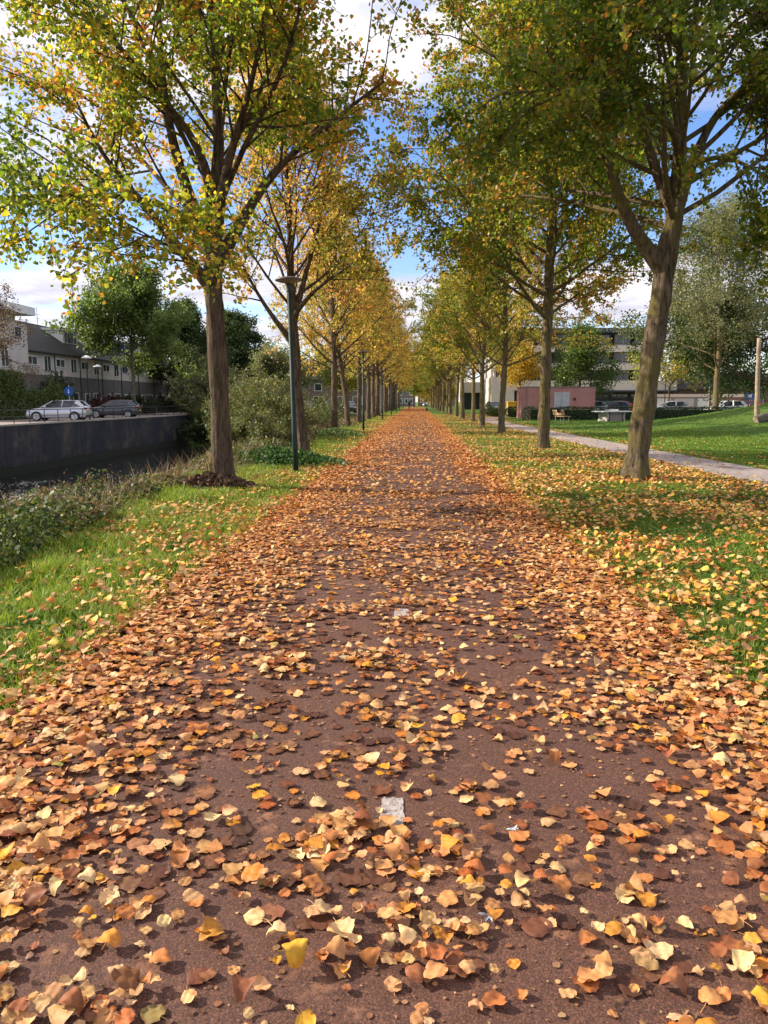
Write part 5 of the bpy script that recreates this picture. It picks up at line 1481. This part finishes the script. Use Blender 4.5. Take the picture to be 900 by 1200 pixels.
# leaves on the lawns
def lawn_density(x, y):
    n = fbm(x + 70, y + 10, 0.9); n2 = fbm(x + 5, y + 33, 0.35)
    r = np.where(x > PR, 120 * np.clip(0.2 + n2 * 1.3, 0, 1.4) * (0.55 + 2.0 * np.exp(-((y - 13) / 8) ** 2) + 0.5 * np.exp(-((y - 25) / 14) ** 2)), 0)
    r = np.where(x > footx(y) + 0.85, 10 * np.exp(-(x - footx(y) - 0.85) / 2.5) * 1.0 + 0.6, r)
    ed = np.exp(-((np.abs(x - footx(y)) - 0.95) / 0.18) ** 2) * 130
    r = np.where(x > PR, np.maximum(r, ed), r)
    l = np.where(x < PL, 110 * np.exp((x - PL) / 0.9) + 16, 0)
    l = l + np.where(x < PL, 190 * np.exp(-((y - 12.5) / 4.5) ** 2) * np.exp(-((x + 3) / 1.6) ** 2), 0)
    onp = (np.abs(x - footx(y)) < 0.83)
    r = np.where(onp, 14, r)
    return (r + l) * np.clip((n - 0.22) * 3.0, 0.12, 1.7)
x, y = sample(rs, PR, 14, 1.2, 90, lawn_density, 420)
x2, y2 = sample(rs, -4.6, PL, 1.2, 90, lawn_density, 230)
x = np.concatenate([x, x2]); y = np.concatenate([y, y2])
k = (np.abs(x) < 1.2 + y * 0.62) & ((x < 6) | (y > 8))
print('lawn leaves', k.sum())
x, y = x[k], y[k]
z = ground_z(x, y) + 0.015 + rs.rand(len(x)) * 0.05 * (np.abs(x - footx(y)) > 0.85)
near = y < 9
sz = 0.034 + 0.034 * rs.rand(len(x))
YW = [(0.62, 0.35, 0.12), (0.60, 0.28, 0.07), (0.68, 0.45, 0.18), (0.52, 0.17, 0.035), (0.66, 0.38, 0.04), (0.34, 0.13, 0.04), (0.62, 0.46, 0.08)]
cc = palette(rs, len(x), YW, [14, 16, 12, 12, 12, 6, 8], 0.2)
A = litter(rs, x[near], y[near], z[near], sz[near], 0.5, 5, 6, 1.2, cc[near], flat=0.05)
B = litter(rs, x[~near], y[~near], z[~near] + 0.01, sz[~near] * 1.15, 0.5, 0, 0, 1.0, cc[~near], flat=0.0)
V, F, C = join_np([A, B])
tag(np_mesh('lawn_leaves', V, F, M['litter'], C), 'yellow and orange leaves scattered over the lawns', None, kind='stuff')

# ------------------------------------------------------------------ grass
def blades(rs, x, y, h, w, cols, seg2=True):
    n = len(x); a = rs.rand(n) * 6.283
    dx, dy = np.cos(a), np.sin(a); la = rs.rand(n) * 6.283; lean = h * (0.15 + 0.55 * rs.rand(n))
    lx, ly = np.cos(la) * lean, np.sin(la) * lean
    z0 = ground_z(x, y) - 0.01
    P = np.zeros((n, 6, 3)) if seg2 else np.zeros((n, 4, 3))
    def setp(i, fx, t):
        P[:, i, 0] = x + dx * w * fx + lx * t * t; P[:, i, 1] = y + dy * w * fx + ly * t * t; P[:, i, 2] = z0 + h * (t - 0.18 * t * t)
    if seg2:
        setp(0, -1, 0); setp(1, 1, 0); setp(2, .8, .5); setp(3, -.8, .5); setp(4, .12, 1); setp(5, -.12, 1)
        F = np.array([(0, 1, 2, 3), (3, 2, 4, 5)])
    else:
        setp(0, -1, 0); setp(1, 1, 0); setp(2, .2, 1); setp(3, -.2, 1); F = np.array([(0, 1, 2, 3)])
    k = P.shape[1]
    Fa = (F[None] + (np.arange(n) * k)[:, None, None]).reshape(-1, 4)
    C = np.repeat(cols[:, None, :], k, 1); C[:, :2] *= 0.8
    return P.reshape(-1, 3), Fa, C.reshape(-1, 3)
GR = [(0.12, 0.20, 0.018), (0.18, 0.27, 0.025), (0.24, 0.32, 0.035), (0.31, 0.34, 0.05), (0.08, 0.16, 0.015), (0.38, 0.34, 0.12)]
def grass_patch(rs, x0, x1, y0, y1, dens, mx, hfun, wd, wts, seg2, mul=(1, 1, 1)):
    x, y = sample(rs, x0, x1, y0, y1, dens, mx)
    k = (np.abs(x + 0.03 * y) < 1.5 + y * 0.58) & ~((x > PL + 0.02) & (x < PR - 0.02)) & (np.abs(x - footx(y)) > 0.84)
    x, y = x[k], y[k]
    n = fbm(x + 20, y + 60, 2.2); n2 = fbm(x + 90, y + 20, 0.6)
    h = hfun(x, y) * (0.55 + 0.9 * n) * (0.7 + 0.6 * rs.rand(len(x)))
    c = palette(rs, len(x), GR, wts, 0.22) * np.array(mul) * (0.75 + 0.5 * n2)[:, None]
    w = wd(y) * (0.6 + 0.8 * rs.rand(len(x)))
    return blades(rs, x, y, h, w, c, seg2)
def gd(scale):
    def f(x, y):
        n = fbm(x + 20, y + 60, 2.2)
        edge = np.where(x < 0, np.clip((PL + 0.10 + 0.14 * (fbm(x + 3, y + 8, 3) - .5) - x) / 0.25, 0, 1), np.clip((x - PR + 0.10 + 0.14 * (fbm(x + 3, y + 8, 3) - .5)) / 0.25, 0, 1))
        return scale / (1 + (y / 7.0) ** 2) * np.clip(0.3 + (n - 0.3) * 3, 0.2, 1.5) * edge
    return f
hl = lambda x, y: 0.085 + 0.06 * np.clip((-x - 2.4) / 1.6, 0, 1)
hr = lambda x, y: 0.062 + 0 * x
parts = [
    grass_patch(rs, -4.7, PL + .1, 1.2, 11, gd(4200), 6200, hl, lambda y: 0.0028 + 0.00022 * y, [4, 6, 6, 4, 2, 1.4], True),
    grass_patch(rs, -4.8, PL + .1, 11, 45, gd(6500), 2800, hl, lambda y: 0.003 + 0.0004 * y, [4, 6, 6, 4, 2, 1.2], False),
    grass_patch(rs, PR - .1, 7.5, 1.2, 11, gd(4200), 6200, hr, lambda y: 0.0026 + 0.00022 * y, [5, 6, 4, 2, 3, .8], True),
    grass_patch(rs, PR - .1, 14, 11, 40, gd(5200), 2200, hr, lambda y: 0.003 + 0.0004 * y, [5, 6, 4, 2, 3, .8], False),
    grass_patch(rs, -5, PL + .1, 45, 120, lambda x, y: 45 + 0 * x, 45, hl, lambda y: 0.012 + 0.0004 * y, [4, 6, 6, 4, 2, 1.2], False),
]
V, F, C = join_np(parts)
tag(np_mesh('grass', V, F, M['grass'], C), 'green grass blades of the verge and lawn', None, kind='stuff')
print('grass quads', len(F))
# mown lawn beyond the footpath: short, coarse with distance
x, y = sample(rs, 7.0, 40, 12, 66, lambda a, b: 60000.0 / (b * b + 60) * (a > footx(b) + 0.8) * (a < 3 + b * 0.6), 300)
c = palette(rs, len(x), [(0.075, 0.19, 0.014), (0.10, 0.235, 0.018), (0.13, 0.26, 0.024)], [3, 4, 3], 0.15)
V, F, C = blades(rs, x, y, 0.05 + 0.02 * rs.rand(len(x)), 0.006 + 0.00055 * y, c, False)
tag(np_mesh('mown_grass', V, F, M['grass'], C), 'short mown grass of the lawn and mound', None, kind='stuff')

x, y = sample(rs, -4.6, 6.2, 1.5, 14, lambda a, b: 420 * np.clip((fbm(a * 2 + 17, b * 2 + 5, 0.9) - 0.52) * 6, 0, 1), 430)
k = ((x < PL - .1) | (x > PR + .1)) & (np.abs(x) < 1.4 + y * 0.6); x, y = x[k], y[k]; n = len(x)
V, F, C = leaves_geo(np.stack([x, y, ground_z(x, y) + 0.01 + 0.05 * rs.rand(n)], 1), np.concatenate([rs.normal(0, 1, (n, 2)), 0.35 + 0 * rs.rand(n, 1)], 1), rs.normal(0, .3, (n, 3)) + np.array([0, 0, 1]), 0.02 + 0.035 * rs.rand(n),
                     palette(rs, n, [(0.07, 0.14, 0.02), (0.12, 0.2, 0.03), (0.18, 0.25, 0.05)], [3, 3, 2], .2), *grid_leaf(3, 4), aspect=0.5 + 0.5 * rs.rand(n))
tag(np_mesh('lawn_weeds', V, F, M['grass'], C), 'clover and broad leaved weeds growing in the lawn', None, kind='stuff')
# ------------------------------------------------------------------ bank undergrowth
def under_h(x, y): return 0.10 + 0.75 * np.clip(fbm(x + 31, y + 77, 0.8) - 0.28, 0, 1) + 0.12 * np.exp(-((y - 8.0) / 2.0) ** 2)
xx0 = lambda y: -3.95 - 0.25 * np.sin(y * 0.6 + 0.6)
def samp_bank(n, y0, y1, x1=-11.5, p=1.6):
    y = y0 + rs.rand(n) ** p * (y1 - y0); f = rs.rand(n) ** 1.3
    x = xx0(y) + (x1 - xx0(y)) * f
    return x, y
UG = [(0.035, 0.065, 0.015), (0.07, 0.11, 0.022), (0.14, 0.18, 0.035), (0.19, 0.12, 0.055), (0.26, 0.19, 0.10), (0.20, 0.22, 0.06), (0.11, 0.055, 0.035)]
prt = []
for n, y0, y1, sz, nu in ((60000, 4.5, 17, 0.045, 3), (52000, 16, 80, 0.085, 0)):
    x, y = samp_bank(n, y0, y1)
    h = under_h(x, y) * np.clip((xx0(y) - x + 0.25) / 0.5, 0.15, 1)
    z = ground_z(x, y) + h * rs.rand(n) ** 0.55
    pn = fbm(x + 3, y + 3, 0.9)
    c1 = palette(rs, n, UG[:3] + [UG[5]], [4, 4, 3, 2], 0.3); c2 = palette(rs, n, UG, [2, 2, 1, 4, 4, 1, 3], 0.3)
    s_ = (rs.rand(n) < np.clip((pn - 0.34) * 5 + np.clip((y - 9) / 8, 0, 0.35), 0.05, 0.9))[:, None]
    c = np.where(s_, c2, c1)
    tpl, tf = (grid_leaf(3, 4)) if nu else (DIA, DIAF)
    prt.append(leaves_geo(np.stack([x, y, z], 1), rs.normal(0, 1, (n, 3)), rs.normal(0, 0.7, (n, 3)) + np.array([0, 0, 1]), sz * (0.5 + 0.9 * rs.rand(n)), c, tpl, tf, aspect=0.6 + 0.5 * rs.rand(n)))
V, F, C = join_np(prt)
tag(np_mesh('bank_undergrowth', V, F, M['shrubleaf'], C), 'brambles and weeds covering the canal bank', None, kind='stuff')
# dry stalks
n = 9000; x, y = samp_bank(n, 5, 55, -8.5, 1.2)
keep = fbm(x + 12, y + 45, 0.8) > 0.45; x, y = x[keep], y[keep]
h = (0.25 + 0.55 * rs.rand(len(x))) * np.clip((xx0(y) - x + 0.3) / 0.6, 0.3, 1)
V, F, C = blades(rs, x, y, h, 0.003 + 0.0002 * y, palette(rs, len(x), [(0.30, 0.2, 0.12), (0.22, 0.12, 0.07), (0.36, 0.28, 0.17), (0.14, 0.15, 0.05)], [3, 3, 2, 3], 0.2), True)
tag(np_mesh('dry_stalks', V, F, M['grass'], C), 'dry brown stalks standing in the bank weeds', None, kind='stuff')
# tall weeds clump at the foot of the lamp
def clump(cx, cy, rx, ry, h, n, cols, wts, label, name='weed_clump', leaf=0.06, mat='shrubleaf', cat='weeds'):
    q = rs.normal(0, 0.45, (n, 2)); x = cx + q[:, 0] * rx; y = cy + q[:, 1] * ry
    hh = h * np.exp(-(q ** 2).sum(1) * 1.2) + 0.03
    z = ground_z(x, y) + hh * rs.rand(n) ** 0.6
    c = palette(rs, n, cols, wts, 0.3)
    base = np.array([cx, cy, 0.0])
    V, F, C = leaves_geo(np.stack([x, y, z], 1) - base, rs.normal(0, 0.6, (n, 3)) + np.array([0, 0, 0.5]), rs.normal(0, 1, (n, 3)), leaf * (0.5 + rs.rand(n)), c, *grid_leaf(3, 4), aspect=0.6 + 0.4 * rs.rand(n))
    o = np_mesh(name, V, F, M[mat], C); o.location = tuple(base)
    return tag(o, label, cat)
p = on(325, 545); clump(p.x, p.y, 1.5, 1.3, 0.42, 5000, [(0.035, 0.09, 0.018), (0.055, 0.13, 0.025), (0.09, 0.17, 0.03)], [3, 3, 2], 'low dark green weeds left of the first lamp post')
p = on(393, 512); clump(p.x, p.y, 1.2, 1.4, 0.4, 2500, [(0.1, 0.15, 0.04), (0.14, 0.2, 0.05)], [3, 3], 'pale green weeds at the foot of the third trunk')
clump(b1.x - 0.12, b1.y - 0.15, 0.7, 0.4, 0.30, 2200, [(0.13, 0.07, 0.04), (0.2, 0.11, 0.06), (0.28, 0.17, 0.1), (0.09, 0.05, 0.035), (0.1, 0.12, 0.03)], [4, 4, 2, 4, 1], 'heap of dead brown leaves round the nearest left trunk', 'leaf_heap', 0.075, 'litter', 'leaf heap')
clump(b3.x - 0.05, b3.y - 0.1, 0.9, 0.6, 0.10, 500, YW, [3, 3, 2, 2, 2, 2, 2], 'ring of fallen leaves around the foot of the mossy leaning trunk', 'leaf_heap', 0.07, 'litter', None)['kind'] = 'stuff'

# floating leaves on the canal
n = 30000; x = -25 + rs.rand(n) * 13; y = 28 + rs.rand(n) * 30
k = rs.rand(n) * 1.3 < np.exp(-((x + 18.5) / 2.6) ** 2 - ((y - 38) / 3.2) ** 2) * (fbm(x * 2 + 3, y * 1.2 + 9, 0.8) > 0.36) + 0.8 * np.exp(-((x + 22.6) / 0.7) ** 2 - ((y - 44) / 1.2) ** 2) + 0.004; x, y = x[k], y[k]; n = len(x)
V, F, C = leaves_geo(np.stack([x, y, np.full(n, WATER_Z + 0.012)], 1), np.concatenate([rs.normal(0, 1, (n, 2)), np.zeros((n, 1))], 1), np.tile([0, 0, 1.0], (n, 1)) + rs.normal(0, .05, (n, 3)), 0.07 + 0.12 * rs.rand(n),
                     palette(rs, n, [(0.5, 0.5, 0.48), (0.35, 0.36, 0.3), (0.6, 0.55, 0.45)], [3, 2, 2], .2), DIA, DIAF)
tag(np_mesh('floating_leaves', V, F, M['litter'], C), 'pale leaves floating on the canal', None, kind='stuff')

# feather tufts on the path
def feather(u, v, label, col, s, seed):
    r_ = nrs(seed); p = on(u, v); mb = MB()
    for k in range(14):
        a = r_.rand() * 6.28; l = s * (0.5 + 0.6 * r_.rand()); e = r_.rand() * 0.9
        d = Vector((math.cos(a) * math.cos(e), math.sin(a) * math.cos(e), math.sin(e))); sd = Vector((-math.sin(a), math.cos(a), 0)) * l * 0.13
        b0 = Vector((0, 0, 0.008))
        mb.add([b0, b0 + d * l * 0.5 + sd, b0 + d * l + Vector((0, 0, -l * .2)), b0 + d * l * 0.5 - sd], [(0, 1, 2, 3)])
    o = mb.build('feather', simple(label.split()[0] + '_feather', col, 0.7), loc=(p.x, p.y, 0.004)); tag(o, label, 'feather')
feather(602, 976, 'white downy feather tuft on the bare brown path', (0.6, 0.6, 0.62), 0.035, 1)
feather(572, 1078, 'grey downy feather among the leaves at the bottom of the path', (0.3, 0.3, 0.34), 0.045, 2)

# ------------------------------------------------------------------ light
SUN_EL, SUN_AZ = R(30), R(8)          # from the left, slightly ahead
to_sun = Vector((-math.cos(SUN_EL) * math.cos(SUN_AZ), math.cos(SUN_EL) * math.sin(SUN_AZ), math.sin(SUN_EL)))
ld = bpy.data.lights.new('sun', 'SUN'); ld.energy = 5.0; ld.angle = R(0.5); ld.color = (1.0, 0.90, 0.75)
lo = bpy.data.objects.new('sun', ld); COL.objects.link(lo)
lo.rotation_euler = to_sun.to_track_quat('Z', 'Y').to_euler()
world = bpy.data.worlds.new('World'); scene.world = world; world.use_nodes = True
nt = NT(world)
bg = nt.n['Background']
sky = nt.new('ShaderNodeTexSky', sky_type='NISHITA', sun_disc=False)
sky.sun_elevation = SUN_EL
sky.sun_rotation = math.atan2(to_sun.x, to_sun.y)
sky.air_density = 1.0; sky.dust_density = 0.3; sky.ozone_density = 2.0
tc = nt.new('ShaderNodeTexCoord')
sp = nt.new('ShaderNodeSeparateXYZ'); nt.link(tc.outputs['Generated'], sp.inputs[0])
az_ = nt.new('ShaderNodeMath', operation='ADD'); nt.link(sp.outputs[2], az_.inputs[0]); az_.inputs[1].default_value = 0.09
def div(a):
    d = nt.new('ShaderNodeMath', operation='DIVIDE'); nt.link(a, d.inputs[0]); nt.link(az_.outputs[0], d.inputs[1]); return d.outputs[0]
cb = nt.new('ShaderNodeCombineXYZ'); nt.link(div(sp.outputs[0]), cb.inputs[0]); nt.link(div(sp.outputs[1]), cb.inputs[1])
mp = nt.new('ShaderNodeMapping'); mp.inputs['Location'].default_value = (3.1, 1.7, 0); nt.link(cb.outputs[0], mp.inputs['Vector'])
cn = nt.noise(mp.outputs[0], 0.75, 9, 0.56)
# more cover higher up, a clear belt low down
er = nt.ramp(sp.outputs[2], [(0.0, (.45,) * 3), (.07, (.72,) * 3), (.14, (.66,) * 3), (.19, (.32,) * 3), (.29, (.40,) * 3), (.40, (.95,) * 3)])
el = nt.new('ShaderNodeMapRange'); el.inputs['From Min'].default_value = 0.0; el.inputs['From Max'].default_value = 1.0
el.inputs['To Min'].default_value = -0.2; el.inputs['To Max'].default_value = 0.2; nt.link(er, el.inputs['Value'])
ad = nt.new('ShaderNodeMath', operation='ADD'); nt.link(cn, ad.inputs[0]); nt.link(el.outputs[0], ad.inputs[1])
cf = nt.ramp(ad.outputs[0], [(0.49, (0, 0, 0)), (0.60, (1, 1, 1))])
shade = nt.ramp(nt.noise(mp.outputs[0], 1.6, 6, 0.6), [(0.35, (3.2, 3.2, 3.8)), (0.6, (5.2, 5.0, 5.3))])
hsv = nt.new('ShaderNodeHueSaturation'); hsv.inputs['Saturation'].default_value = 1.18; nt.link(nt.mix(1.0, sky.outputs[0], (1.0, 0.93, 1.04), 'MULTIPLY'), hsv.inputs['Color'])
mx = nt.mix(cf, hsv.outputs[0], shade)
nt.link(mx, bg.inputs['Color']); bg.inputs['Strength'].default_value = 0.13

scene.view_settings.view_transform = 'Standard'
scene.view_settings.look = 'None'
scene.view_settings.exposure = 0.83
scene.view_settings.gamma = 1.0
scene.cycles.max_bounces = 8
scene.cycles.diffuse_bounces = 5
scene.cycles.glossy_bounces = 2
scene.cycles.transmission_bounces = 5
scene.cycles.use_denoising = True
